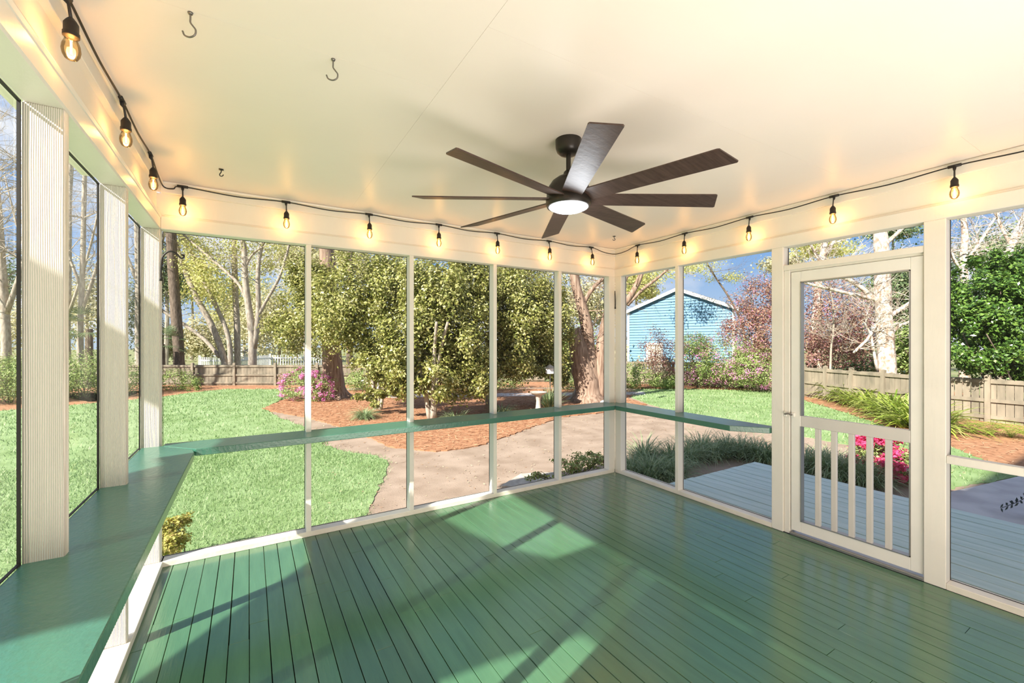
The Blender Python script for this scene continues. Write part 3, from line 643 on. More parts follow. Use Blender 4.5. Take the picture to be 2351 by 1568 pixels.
def shrub(name, label, ells, n, L, Wd, m, flowers=None, group=None, stems=5, bark=M_bark, cat='shrub', base=None, core=True, clumps=60, spread=.16, fz=None, shell=(.72, 1.02)):
    e0 = ells[0]; b = base or Vector((e0[0], e0[1], GZ))
    t = thing(name, label, cat, b, group)
    mb = MB()
    for k in range(stems):
        e = random.choice(ells); q = Vector((e[0] + random.uniform(-.4, .4) * e[3], e[1] + random.uniform(-.4, .4) * e[4], e[2] + .2 * e[5])); s = b + Vector((random.uniform(-.1, .1), random.uniform(-.1, .1), -.03))
        mid = (s + q) / 2 + Vector((random.uniform(-.1, .1), random.uniform(-.1, .1), 0)) * (q - s).length * .5
        c = curve_pts([s, mid, q], 4); r0 = min(.03, .016 * (q - s).length + .001); mb.tube(c, [r0 * (1 - .7 * i / len(c)) for i in range(len(c))], 6)
    mb.build('stem', bark, t, smooth=True)
    foliage('foliage', ells, n, L, Wd, m, t, clumps, spread, shell, zmin=GZ + .01)
    if flowers:
        fm, fn, fs = flowers
        P, Nn = cloud_points(ells, fn, clumps, .07, (.95, 1.08)); k = P[:, 2] > GZ + .05; P, Nn = P[k], Nn[k]
        V = leaf_arrays(P, Nn, fs, fs * .8, .5); link_mesh('blossoms', V, np.arange(len(V)).reshape(-1, 4), fm, t, kind='stuff')
    return t
def clump(name, label, p, n, L, wd, m, group=None, up=.9, cat='grass clump', arch=1.0, spreadr=.08, seg=4, plume=None):
    V = []; F = []; p = Vector(p)
    t = thing(name, label, cat, p, group)
    for k in range(n):
        a = random.uniform(0, 2 * math.pi); el_ = random.uniform(.25, 1.25) * up; l = L * random.uniform(.55, 1.1); w_ = wd * random.uniform(.7, 1.2) / 2
        b = p + Vector((math.cos(a), math.sin(a), 0)) * random.uniform(0, spreadr); side = Vector((-math.sin(a), math.cos(a), 0))
        h = Vector((math.cos(a), math.sin(a), 0)); c0 = len(V); cur = b; ang = min(1.5, el_ + .3)
        for s in range(seg + 1):
            ww = w_ * (1 - (s / seg) ** 2 * .95); V += [tuple(cur - side * ww), tuple(cur + side * ww)]
            cur = cur + (h * math.cos(ang) + Vector((0, 0, 1)) * math.sin(ang)) * l / seg; ang -= arch * random.uniform(.35, .6)
        for s in range(seg): q = c0 + 2 * s; F.append((q, q + 1, q + 3, q + 2))
    o = link_mesh('blades', V, F, m, t, kind='stuff')
    for v in o.data.vertices:
        if v.co.z < .004: v.co.z = .004
    if plume:
        V = []; F = []
        for k in range(plume[0]):
            a = random.uniform(0, 6.28); q = p + Vector((math.cos(a), math.sin(a), 0)) * random.uniform(0, spreadr * 1.5); top = q + Vector((random.uniform(-.15, .15), random.uniform(-.15, .15), plume[1] * random.uniform(.7, 1.1)))
            c0 = len(V); V += [tuple(q + Vector((.003, 0, 0))), tuple(q - Vector((.003, 0, 0))), tuple(top)]; F.append((c0, c0 + 1, c0 + 2))
        link_mesh('dry_stems', V, F, L_dry, t, kind='stuff')
    return t

# ------------------------------------------------------------------ fences
def fence(path, top, label, posts_px_every=2.3, pick=.14, hgt=None):
    t = thing('wooden_fence', label, 'fence', path[0]); first = {}
    L = 0; acc = 0
    def cp(key, mk, loc, rz):
        if key not in first:
            o = mk(); first[key] = o
        else:
            o = first[key].copy(); COL.objects.link(o)
        o.location = loc - origin_of(t); o.rotation_euler = (0, 0, rz); return o
    H = top - GZ
    for a, b in zip(path[:-1], path[1:]):
        d = (b - a); d.z = 0; ln = d.length; u = d / ln; rz = math.atan2(u.y, u.x)
        n = int(ln / pick); nr = Vector((-u.y, u.x, 0))
        if nr.dot(Vector((CAM[0], CAM[1], 0)) - a) < 0: nr = -nr
        for i in range(n):
            q = a + u * ((i + .5) * ln / n); q = Vector((q.x, q.y, GZ))
            cp('p%d' % random.randint(0, 2), lambda: _mk('picket', MB().box((-pick * .475, -.009, 0), (pick * .475, .009, H - random.uniform(0, .02))), t), q - nr * .03, rz)
        for h in (.12, .5, .93):
            mb = MB(); c = (a + b) / 2; c = Vector((c.x, c.y, GZ + H * h)); mb.obox(c + nr * .0, u * ln / 2, Vector((nr.x, nr.y, 0)) * .019, Vector((0, 0, .042))); mb.build('rail', M_fence, t)
    # posts
    tot = 0; pos = 0
    for a, b in zip(path[:-1], path[1:]):
        q = Vector((a.x, a.y, GZ)); u = (b - a); rz = math.atan2(u.y, u.x)
        cp('post', lambda: _mk('post', MB().box((-.05, -.05, -.05), (.05, .05, H + .07)).add([(-.05, -.05, H + .07), (.05, -.05, H + .07), (.05, .05, H + .07), (-.05, .05, H + .07), (0, 0, H + .10)], [(0, 1, 4), (1, 2, 4), (2, 3, 4), (3, 0, 4)]), t), q, rz)
    return t
def _mk(name, mb, t):
    o = link_mesh(name, mb.V, mb.F, M_fence, None); o.parent = t; return o
dl = 19.4
fence([gd(x_, d_) for x_, d_ in ((120, 19.9), (238, 19.8), (340, 19.7), (442, 19.5), (538, 19.5), (632, 19.5), (728, 19.6), (826, 19.8), (926, 20.2), (1030, 20.6), (1140, 21), (1250, 21.2))], .47, 'weathered board fence across the far side of the left lawn')
fence([gd(x_, d_) for x_, d_ in ((1330, 20.6), (1464, 20), (1590, 19.3), (1700, 18.2), (1780, 16.8), (1845, 15.4), (1895, 14.5), (1955, 13.6), (2028, 12.6), (2120, 11.6), (2268, 10.5), (2440, 9.5), (2650, 8.6))], .60, 'weathered board fence behind the right lawn and strappy plants')
# far white picket fence
t = thing('picket_fence', 'white picket fence far beyond the board fence', 'fence', gd(540, 27))
wp = [gd(x_, d_) for x_, d_ in ((458, 26), (520, 25), (620, 30), (760, 31))]
pk = MB()
for a, b in zip(wp[:-1], wp[1:]):
    n = int((b - a).length / .16); u = (b - a).normalized()
    for i in range(n):
        q = a + (b - a) * i / n; pk.obox(q + Vector((0, 0, .55)), u * .035, Vector((-u.y, u.x, 0)) * .01, Vector((0, 0, .5)))
    for h in (.3, .85): pk.obox((a + b) / 2 + Vector((0, 0, h)), (b - a) / 2, Vector((-u.y, u.x, 0)) * .02, Vector((0, 0, .04)))
o = pk.build('pickets', M_white, t, kind='stuff')
for q in wp: MB().box(q - Vector((.06, .06, 0)), q + Vector((.06, .06, 1.15))).build('post', M_white, t)

# ------------------------------------------------------------------ buildings
def gable_house(name, label, c, fw, du, width, depth_, eave, apex, wallm, roofm, siding=.19, back_off=0.0, trimw=.16):
    t = thing(name, label, 'house', Vector((c.x, c.y, GZ)))
    u = Vector(du).normalized(); f = Vector(fw).normalized()   # u: along gable wall, f: towards viewer
    base = Vector((c.x, c.y, 0)); h = width / 2
    nb = int((apex - GZ) / siding)
    mb = MB()
    for i in range(nb):
        z0 = GZ + i * siding; z1 = z0 + siding
        hw = h if z0 < eave else h * max(0, (apex - z0) / (apex - eave)); hw2 = h if z1 < eave else h * max(0, (apex - z1) / (apex - eave))
        a = base + f * .055; mb.add([tuple(a - u * hw + Vector((0, 0, z0))), tuple(a + u * hw + Vector((0, 0, z0))), tuple(base + u * hw2 + Vector((0, 0, z1 + .005))), tuple(base - u * hw2 + Vector((0, 0, z1 + .005)))], [(0, 1, 2, 3)])
        for s in (-1,):
            e0 = base + u * h * s; e1 = e0 - f * depth_
            if z0 < eave: mb.add([tuple(e0 + u * s * .03 + Vector((0, 0, z0))), tuple(e1 + u * s * .03 + Vector((0, 0, z0))), tuple(e1 + Vector((0, 0, min(z1, eave)))), tuple(e0 + Vector((0, 0, min(z1, eave))))], [(0, 1, 2, 3)])
    mb.build('siding', wallm, t, kind='stuff')
    rf = MB()
    for s in (-1, 1):
        a = base + u * s * (h + .3) + f * .25; b = base + f * .25; zz = eave - .3 * (apex - eave) / h
        V = [tuple(a + Vector((0, 0, zz))), tuple(b + Vector((0, 0, apex))), tuple(b - f * (depth_ + .5) + Vector((0, 0, apex))), tuple(a - f * (depth_ + .5) + Vector((0, 0, zz)))]
        V += [(x_, y_, z_ + .12) for x_, y_, z_ in V]; rf.add(V, [(0, 1, 2, 3), (7, 6, 5, 4), (0, 4, 5, 1), (1, 5, 6, 2), (2, 6, 7, 3), (3, 7, 4, 0)])
        tb = MB(); A = Vector(V[0]) + f * .02; B = Vector(V[1]) + f * .02; tb.obox((A + B) / 2 - Vector((0, 0, .02)), (B - A) / 2, f * .02, Vector((0, 0, .11))); tb.build('rake_board', M_white, t)
    rf.build('roof', roofm, t)
    for s in (-1, 1): MB().obox(base + u * s * (h - .02) + f * .05 + Vector((0, 0, (GZ + eave) / 2)), u * trimw / 2, f * .03, Vector((0, 0, (eave - GZ) / 2))).build('corner_board', M_white, t)
    return t, base, u, f
c = gd(1556, 30); fw = Vector((CAM[0], CAM[1], 0)) - Vector((c.x, c.y, 0)); fw.normalize(); fw = Matrix.Rotation(R(-14), 3, 'Z') @ fw
u = Vector((-fw.y, fw.x, 0)); t, base, u, f = gable_house('blue_house', 'light blue clapboard house with white trim behind the right fence', c, fw, u, 7.0, 9, 3.75, 5.15, M_blue, M_roof)
q = at(1503, 815, 29.5); fr = MB()
for dx_, dz_, hx, hz in ((-.5, 0, .06, .75), (.5, 0, .06, .75), (0, .75, .56, .06), (0, -.75, .56, .06), (0, 0, .5, .03)): fr.obox(q + u * dx_ + Vector((0, 0, dz_)), u * hx, f * .05, Vector((0, 0, hz)))
wn = fr.build('window', M_white, t); MB().obox(q - f * .02, u * .5, f * .01, Vector((0, 0, .75))).build('pane', M_stone, wn)
c = gd(522, 60); fw = (Vector((CAM[0], CAM[1], 0)) - Vector((c.x, c.y, 0))).normalized(); u2 = Vector((-fw.y, fw.x, 0))
gable_house('white_house', 'small white house far behind the left fence and trees', c, fw, u2, 3.6, 6, .7, 1.7, M_white, M_white, siding=.3)
c = gd(606, 48); fw = Matrix.Rotation(R(25), 3, 'Z') @ (Vector((CAM[0], CAM[1], 0)) - Vector((c.x, c.y, 0))).normalized(); u2 = Vector((-fw.y, fw.x, 0))
gable_house('garden_shed', 'small white garden shed far behind the twin grey trunks', c, fw, u2, 2.0, 2.4, .45, .85, M_white, M_roof, siding=.3)

# ------------------------------------------------------------------ trees of the left and middle background
def tree(name, label, trunks, bark, depth, crowns=(), lm=None, n=0, L=.12, Wd=.07, tw=0, twl=1.2, twr=.03, group=None, cat='tree', clumps=50, spread=.2, twk=3, twd=2, base=None, shell=(.4, 1.02)):
    p0 = pxpts([trunks[0][0][0]], depth)[0]; b = base or Vector((p0.x, p0.y, GZ))
    t = thing(name, label, cat, b, group); tips = []
    for i, tr in enumerate(trunks):
        mb = MB(); c = trunk(mb, tr[0], tr[3] if len(tr) > 3 else depth, tr[1], tr[2], 14 if tr[1] > 20 else 8, to_ground=(i == 0)); o = mb.build('trunk' if i == 0 else 'limb', bark, t, smooth=True); tips.append(c)
    if tw:
        mb = MB()
        for k in range(tw):
            c = random.choice(tips); j = random.randrange(len(c) // 3, len(c)); d = Vector((random.gauss(0, .8), random.gauss(0, .8), random.uniform(-.1, .9)))
            twigs(mb, c[j], d, twl * random.uniform(.6, 1.3), twr, twd, .55, .12, twk)
        mb.build('twigs', bark, t, kind='stuff')
    if n: foliage('foliage', [ell(*e) for e in crowns], n, L, Wd, lm, t, clumps, spread, shell)
    return t
tree('pine_tree', 'tall dark straight pine trunk behind the left fence', [([(412, 880), (410, 800), (404, 720), (397, 620), (393, 540), (391, 470), (390, 380), (389, 280)], 26, 22)], M_bark, 21.5, [(395, 250, 21.5, 90, 60)], L_dark, 2500, .25, .03, tw=6, twl=1.6)
tree('leaning_tree', 'slender leaning tree with thin trunks left of the straight trunk', [([(523, 870), (512, 815), (485, 745), (455, 690), (428, 630), (410, 580), (395, 520), (380, 440)], 17, 9), ([(530, 855), (527, 790), (515, 745), (490, 690), (465, 640), (435, 570), (410, 535), (380, 480)], 13, 6), ([(505, 820), (470, 780), (430, 750), (380, 718), (340, 690)], 11, 7)], M_pale, 23, [(480, 640, 23, 75, 80), (430, 560, 23, 60, 50), (460, 610, 23, 30, 30)], L_spring, 5000, .13, .07, tw=26, twl=1.5, twr=.02)
tree('slim_tree', 'straight slim pale trunk between the leaning and twin trees', [([(545, 880), (545, 820), (544, 740), (540, 660), (538, 580), (540, 520), (541, 430)], 17, 11)], M_pale, 23.5, [(545, 470, 23.5, 60, 60)], L_spring, 1200, .14, .08, tw=14, twl=1.2, twr=.02)
tree('twin_trunk_tree', 'grey twin trunked tree directly behind the left fence', [([(580, 890), (580, 840), (578, 760), (570, 700), (563, 640), (561, 580), (553, 520), (548, 440)], 22, 10), ([(584, 800), (593, 720), (592, 650), (594, 600), (604, 550), (615, 500), (625, 440)], 14, 7), ([(570, 700), (550, 655), (515, 620), (478, 588), (440, 555), (400, 520)], 9, 5), ([(590, 730), (612, 690), (640, 640), (655, 595), (668, 545), (675, 500)], 9, 4), ([(562, 620), (575, 590), (600, 565), (640, 520)], 7, 4)], M_pale, 22, [(600, 560, 23, 90, 60), (530, 540, 23, 90, 50), (640, 610, 23, 45, 45)], L_spring, 5200, .12, .06, tw=34, twl=1.5, twr=.022)
# big flared pine at the edge of the straw bed
tree('pine_tree', 'big reddish pine trunk with flared base beside the pink azalea', [([(768, 915), (767, 890), (764, 850), (761, 790), (758, 700), (752, 600), (748, 520), (745, 400)], 52, 26)], M_bark2, 14.9, [(748, 350, 14.9, 140, 60)], L_dark, 2500, .25, .03)
t = bpy.data.objects['pine_tree.001']
mb = MB(); bp_ = G(768, 914)
for k in range(7):
    a = k * .9 + .3; h = Vector((math.cos(a), math.sin(a), 0)); mb.tube(curve_pts([bp_ + h * .12 + Vector((0, 0, .75)), bp_ + h * .27 + Vector((0, 0, .3)), bp_ + h * .48 + Vector((0, 0, .06)), bp_ + h * .72 + Vector((0, 0, -.04))], 3), [.09, .12, .13, .13, .12, .11, .10, .09, .07, .04], 8)
mb.build('root_flare', M_bark2, t, smooth=True)
# slim trunks seen above the evergreens
for px_, w_ in ((882, 11), (803, 13)):
    tree('slim_tree', 'slim trunk rising behind the evergreens, %s' % ('right of the pair' if px_ == 882 else 'left of the pair'), [([(px_, 880), (px_, 700), (px_ + 2, 600), (px_ + 1, 500), (px_, 380)], w_ * 1.2, w_)], M_bark, 24, tw=14, twl=1.6)
# great evergreen masses
def evergreen(label, ells, n, base, stems, L=.088, wd=.05, m=L_cam, name='evergreen_shrub', clumps=260, group=None):
    t = thing(name, label, 'shrub', base, group)
    mb = MB()
    for s in stems: pts = curve_pts([Vector(q) for q in s[0]], 4); mb.tube(pts, [s[1] * (1 - .6 * i / len(pts)) for i in range(len(pts))], 8)
    mb.build('trunks', M_pale, t, smooth=True)
    foliage('foliage', ells, n, L, wd, m, t, clumps, .13, (.35, 1.02)); return t
def stems_at(px, py, d, n=4, h=1.8, sp=.7, r=.07):
    b = G(px, py); out = []
    for k in range(n):
        a = random.uniform(0, 6.28); h_ = Vector((math.cos(a), math.sin(a), 0))
        out.append(([b + h_ * .06 - Vector((0, 0, .05)), b + h_ * .25 * sp + Vector((0, 0, h * .35)), b + h_ * .5 * sp + Vector((0, 0, h * .7)), b + h_ * sp + Vector((0, 0, h))], r)) 
    return b, out
b, s = stems_at(868, 942, 12, 4, 2.2, .7, .055)
evergreen('tall olive green evergreen left of the second screen post', [ell(700, 725, 13.6, 75, 100), ell(720, 650, 13.8, 60, 60), ell(810, 690, 12.6, 95, 125), ell(860, 820, 12.6, 60, 65), ell(890, 850, 12.2, 62, 62), ell(895, 670, 12.8, 85, 105), ell(860, 905, 11.4, 42, 26)], 52000, b, s)
b, s = stems_at(993, 962, 11, 5, 2.4, .8, .075)
evergreen('large olive green evergreen with several pale stems in the middle', [ell(1000, 700, 11.3, 100, 135), ell(960, 800, 11.0, 90, 95), ell(1060, 800, 11.3, 85, 110), ell(1000, 860, 10.8, 85, 50), ell(1085, 650, 12, 75, 80), ell(930, 880, 10.8, 45, 45), ell(1090, 890, 11.2, 40, 40)], 56000, b, s)
b, s = stems_at(1125, 930, 13, 5, 2.2, .8, .07)
evergreen('large olive green evergreen behind the birdbath', [ell(1190, 690, 13, 95, 95), ell(1175, 790, 12.8, 80, 85), ell(1265, 740, 13.4, 60, 115), ell(1235, 850, 13.6, 55, 40), ell(1130, 850, 12.6, 50, 60), ell(1290, 830, 15.4, 32, 55)], 46000, b, s)
# hedges behind
def hedge_row(specs, label, m, name='hedge_shrub', group=None, L=.07, wd=.04, dens=2600, flowers=None):
    for i, (px, py, d, rx, ry, lab) in enumerate(specs):
        shrub(name, lab, [ell(px, py, d, rx, ry)], dens, L, wd, m, flowers=flowers, group=group)
hedge_row([(840, 872, 17.6, 50, 22, 'low dark hedge bush behind the pine trunk'), (930, 868, 17.8, 50, 26, 'low green hedge bush behind the middle evergreen'), (1150, 866, 18, 60, 26, 'low green hedge bush behind the birdbath'), (1310, 862, 17.5, 45, 30, 'bright low bush left of the forked tree'), (1395, 862, 17.5, 40, 34, 'yellow green bush just right of the forked tree')], '', L_hedge)
# forked tree
tree('forked_tree', 'massive forked tree with reddish split trunk near the back right corner', [([(1352, 920), (1350, 890), (1338, 850), (1330, 810), (1322, 775), (1316, 755)], 66, 30), ([(1372, 915), (1362, 860), (1352, 800), (1346, 745), (1335, 700), (1322, 655), (1315, 600), (1305, 540)], 34, 18), ([(1376, 915), (1378, 860), (1382, 800), (1392, 745), (1402, 700), (1398, 650), (1400, 590), (1395, 520)], 36, 16), ([(1336, 705), (1352, 675), (1372, 650), (1405, 625), (1440, 590)], 14, 7), ([(1398, 715), (1430, 700), (1452, 672), (1470, 635), (1485, 590), (1510, 520)], 20, 10), ([(1440, 700), (1475, 665), (1520, 630), (1580, 570)], 11, 5), ([(1400, 735), (1420, 690), (1438, 640), (1470, 590)], 10, 5)], M_bark2, 14.0, [(1480, 600, 16, 110, 45), (1440, 640, 16, 60, 30)], L_spring, 1800, .09, .05, tw=34, twl=1.1, twr=.02)
mb = MB(); bp_ = G(1352, 918)
for k in range(7):
    a = k * .9; h = Vector((math.cos(a), math.sin(a), 0)); mb.tube(curve_pts([bp_ + h * .18 + Vector((0, 0, .7)), bp_ + h * .36 + Vector((0, 0, .28)), bp_ + h * .55 + Vector((0, 0, .06)), bp_ + h * .8 + Vector((0, 0, -.04))], 3), [.1, .13, .14, .14, .13, .12, .11, .09, .07, .04], 8)
mb.build('root_flare', M_pale, bpy.data.objects['forked_tree'], smooth=True)
# pale spring tree over the blue house
tree('spring_tree', 'airy tree with pale new leaves above the blue house roof', [([(1712, 880), (1712, 800), (1702, 740), (1672, 680), (1635, 625), (1600, 560)], 8, 3)], M_bark, 27, [(1610, 600, 27, 70, 30), (1560, 620, 27, 60, 22), (1660, 640, 27, 40, 22), (1600, 540, 27, 110, 30)], L_spring, 4500, .12, .06, tw=18, twl=1.6, twr=.02)
# purple loropetalum masses
for i, (es, lab) in enumerate((
        ([(1745, 690, 18.5, 62, 60), (1725, 775, 18.2, 62, 60), (1775, 810, 18, 50, 60)], 'tall purple leaved tree right of the blue house'),
        ([(1900, 720, 16.5, 90, 95), (1870, 810, 16, 60, 50), (1960, 760, 16.8, 60, 80)], 'dense purple leaved tree seen through the screen door'))):
    b = gd(es[0][0], es[0][2]); shrub('purple_tree', lab, [ell(*e) for e in es], 15000, .085, .045, L_purple, flowers=(L_pink, 450, .05), cat='tree', base=b, clumps=140, stems=8, shell=(.5, 1.02))
shrub('purple_shrub', 'low purple leaved bush in front of the blue house', [ell(1500, 800, 18.6, 38, 55), ell(1545, 825, 18.6, 35, 40)], 3200, .07, .04, L_purple, base=gd(1505, 18.6), clumps=60, shell=(.4, 1.0))
# azaleas by the right lawn
for px, py, d, rx, ry, n, lab in ((1600, 835, 18.2, 50, 48, 420, 'pink flowering azalea, leftmost behind the right lawn'), (1665, 825, 17.8, 55, 55, 480, 'pink flowering azalea, middle one behind the right lawn'), (1735, 845, 16.9, 60, 42, 700, 'green azalea with mauve flowers beside the door post'), (1590, 790, 19, 40, 25, 200, 'tall sparse azalea against the blue house')):
    shrub('azalea', lab, [ell(px, py, d, rx, ry), ell(px + 25, py + 15, d - .3, rx * .6, ry * .7)], 5200, .06, .035, L_hedge, flowers=(L_pink, n * 3, .045), clumps=110)
hedge_row([(1450, 862, 18.3, 40, 30, 'rounded green bush at the left end of the right lawn'), (1525, 872, 18.2, 35, 16, 'very low bush at the fence beyond the right lawn')], '', L_hedge)
# pink azalea left
shrub('azalea', 'bright pink flowering azalea bush on the left straw bed', [ell(690, 885, 14.4, 42, 36), ell(735, 890, 14.2, 34, 34), ell(705, 865, 14.6, 30, 22)], 4200, .055, .03, L_hedge, flowers=(L_pink, 2400, .055), base=G(702, 915), clumps=90)
shrub('purple_shrub', 'small dull shrub at the fence left of the pink azalea', [ell(655, 868, 18, 18, 14)], 500, .07, .04, L_purple)
shrub('sparse_shrub', 'sparse dark shrub in front of the left end of the fence', [ell(400, 875, 17.6, 45, 24), ell(440, 885, 17.2, 15, 16)], 2400, .07, .04, L_hedge, base=gd(405, 17.5), clumps=50)
# far background masses
for i, (px, py, d, rx, ry, m, n, lab) in enumerate((
        (470, 770, 45, 60, 55, L_olive, 2600, 'pale olive tree far behind the leaning trunks'), (640, 720, 42, 95, 110, L_olive, 5200, 'large drooping olive tree far behind the twin trunks'),
        (560, 690, 50, 75, 90, L_spring, 4000, 'yellow green spring tree far behind the left fence'), (440, 640, 48, 70, 60, L_spring, 2400, 'light green tree far behind the dark pine trunk'), (370, 780, 34, 40, 40, L_olive, 1800, 'dull olive bush behind the left corner post'),
        (700, 580, 40, 70, 60, L_olive, 2600, 'olive tree top far above the first screen post'), (800, 590, 38, 80, 50, L_olive, 2600, 'dull tree top behind the slim dark trunks'), (380, 600, 30, 45, 90, L_dark, 1500, 'dark evergreen tree behind the straight pine trunk'),
        (1180, 620, 34, 140, 80, L_olive, 4200, 'hazy tree mass far behind the middle evergreens'), (950, 640, 34, 140, 90, L_olive, 4200, 'hazy tree mass behind the tall evergreen crowns'), (1350, 680, 34, 80, 70, L_olive, 3000, 'hazy pale tree far behind the forked tree'),
        (1300, 790, 30, 90, 45, L_hedge, 2600, 'green thicket far behind the forked tree'), (1460, 640, 36, 60, 50, L_spring, 2600, 'light green spring tree behind the blue house'), (2060, 660, 24, 80, 90, L_dark, 6000, 'dark pine green tree behind the birch trunk'),
        (1990, 810, 20, 70, 60, L_dark, 3600, 'dark thicket behind the fence in the screen door view'), (2090, 800, 15, 45, 65, L_hedge, 4200, 'bright green bush behind the fence beside the birch'), (2290, 560, 24, 120, 70, L_dark, 2600, 'dark pine crown above the big glossy shrub'), (1800, 600, 30, 60, 30, L_olive, 1500, 'pale tree top behind the left door post'),
        (1500, 800, 40, 240, 40, L_olive, 3000, 'low hazy woodland line behind the blue house'), (2050, 530, 30, 60, 16, L_dark, 900, 'dark pine tuft seen through the transom'), (1880, 560, 26, 80, 30, L_spring, 1500, 'pale leafed tree top seen through the transom'))):
    e = ell(px, py, d, rx, ry); b = Vector((e[0], e[1], GZ))
    t = thing('background_tree', lab, 'tree', b)
    foliage('foliage', [e, (e[0] + .4 * e[3], e[1], e[2] - .5 * e[5], e[3] * .7, e[4] * .7, e[5] * .6), (e[0] - .4 * e[3], e[1], e[2] - .3 * e[5], e[3] * .7, e[4] * .7, e[5] * .6)], int(n * 1.9), .0062 * d, .0038 * d, m, t, 130, .2, (.2, 1.0))
    mb = MB(); mb.tube([b - Vector((0, 0, .1)), (b + Vector(e[:3])) / 2 + Vector((.1, 0, 0)), Vector(e[:3])], [.16, .12, .05], 7)
    for k in range(9): twigs(mb, Vector(e[:3]) - Vector((0, 0, e[5] * .4)), Vector((random.gauss(0, 1), random.gauss(0, 1), random.uniform(0, 1.2))), e[5] * .9, .05, 1, .5, .1, 3)
    mb.build('trunk', M_pale, t)

# river birch in the door view
tree('birch_tree', 'mottled white birch trunk with bare limbs in the screen door view', [([(2036, 905), (2036, 850), (2033, 790), (2029, 720), (2026, 650), (2024, 580), (2020, 520), (2015, 440)], 38, 25), ([(2026, 700), (2000, 680), (1970, 655), (1930, 635), (1895, 640), (1850, 620)], 15, 7), ([(2024, 690), (1985, 682), (1940, 672), (1890, 660), (1840, 648), (1800, 640)], 12, 6), ([(2030, 760), (2012, 745), (1995, 775), (1975, 795), (1960, 810)], 9, 6), ([(2036, 730), (2060, 715), (2090, 695), (2130, 670)], 13, 8), ([(2038, 780), (2062, 750), (2090, 738), (2120, 730)], 9, 5), ([(2022, 570), (2050, 545), (2075, 520), (2110, 470)], 12, 7), ([(2014, 850), (2005, 800), (1998, 765), (1980, 735)], 8, 4)], M_birch, 13.4, tw=46, twl=.9, twr=.014, twk=4)
tree('bare_sapling', 'thin bare sapling in front of the purple tree in the door view', [([(1905, 860), (1908, 800), (1914, 760), (1912, 700), (1905, 660)], 6, 3)], M_pale, 14.4, tw=26, twl=.6, twr=.008, twk=4)
for i, (l, lab) in enumerate((([(2215, 880), (2215, 700), (2212, 600), (2215, 540), (2210, 480)], 'pale bare tree above the glossy shrub, nearest the door post'), ([(2300, 800), (2310, 620), (2330, 545), (2351, 500), (2380, 440)], 'pale bare leaning tree above the right edge of the shrub'), ([(1860, 860), (1880, 640), (1890, 580), (1895, 540), (1880, 480)], 'bare tree behind the transom above the screen door'))):
    tree('bare_tree', lab, [(l, 20, 12), ([(l[2][0], l[2][1] + 10), (l[2][0] + 35, l[2][1] - 40), (l[2][0] + 80, l[2][1] - 110)], 10, 5), ([(l[2][0], l[2][1] + 30), (l[2][0] - 30, l[2][1] - 20), (l[2][0] - 60, l[2][1] - 100)], 9, 4)], M_birch, 17, tw=44, twl=1.1, twr=.018, twk=4)
# big glossy shrub on the right
b = gd(2330, 10.7)
shrub('glossy_shrub', 'big rounded glossy green shrub at the right edge', [ell(2320, 740, 10.9, 130, 125), ell(2236, 785, 10.6, 64, 90), ell(2255, 690, 10.8, 75, 95), ell(2400, 700, 10.9, 120, 150), ell(2350, 645, 11, 90, 85)], 72000, .09, .05, L_holly, base=b, clumps=420, stems=8, spread=.09, shell=(.6, 1.03))

# ------------------------------------------------------------------ strappy plants, ferns, lilyturf
cl = [(1868, 893, 15.2), (1900, 905, 14.2), (1938, 918, 13.0), (1975, 930, 12.0), (2015, 940, 11.2), (2050, 955, 10.6), (2082, 968, 10.0), (2120, 985, 9.6)]
for i, (px, py, d) in enumerate(cl):
    lab = 'strappy plant clump by the fence, %s' % ['farthest of the row', 'second from the far end', 'third from the far end', 'in the middle of the row, left of the birch', 'below the birch trunk', 'third from the near end of the row', 'second nearest, at the screen edge', 'nearest, hidden behind the door stile'][i]
    clump('strappy_plant', lab, G(px, py), 210, 1.05, .065, L_cast, group='strappy plants along the right fence', up=.85, arch=.85, spreadr=.5, cat='plant', plume=(40, .9))
for i, (px, py) in enumerate(((2232, 995), (2275, 1000), (2320, 1005), (2365, 1010))):
    p = G(px, py); t = thing('fern', 'bright green fern at the foot of the right fence, %s' % ['leftmost', 'second from the left', 'third from the left', 'rightmost'][i], 'fern', p, 'ferns by the right fence')
    P = []; Nn = []; mb = MB()
    for k in range(16):
        a = random.uniform(0, 6.28); h = Vector((math.cos(a), math.sin(a), 0)); ang = random.uniform(.7, 1.35); cur = Vector(p); l = random.uniform(.45, .72); pts = [cur.copy()]
        side = Vector((-h.y, h.x, 0))
        for s in range(12):
            cur = cur + (h * math.cos(ang) + Vector((0, 0, math.sin(ang)))) * l / 12; ang -= .12; pts.append(cur.copy()); ww = .075 * math.sin(math.pi * min(1, (s + 2) / 14))
            for sg in (-1, 1):
                q = cur + side * sg * ww; P += [tuple(cur + Vector((0, 0, .002))), tuple((cur + q) / 2 + h * .012), tuple(q), tuple((cur + q) / 2 - h * .012)]
        mb.tube(pts, .002, 3, cap=False)
    mb.build('stems', L_fern, t, kind='stuff'); P = np.array(P); link_mesh('fronds', P, np.arange(len(P)).reshape(-1, 4), L_fern, t, kind='stuff')
lt_ = [(1478, 1062, .36), (1450, 1092, .25), (1500, 1090, .30), (1540, 1068, .34), (1545, 1095, .26), (1580, 1060, .34), (1610, 1042, .34), (1640, 1052, .28), (1668, 1040, .30), (1700, 1046, .30), (1735, 1052, .30), (1760, 1060, .30), (1490, 1102, .24), (1850, 1076, .3), (1880, 1086, .34), (1905, 1092, .34), (1935, 1096, .32), (1965, 1104, .3), (1990, 1112, .28)]
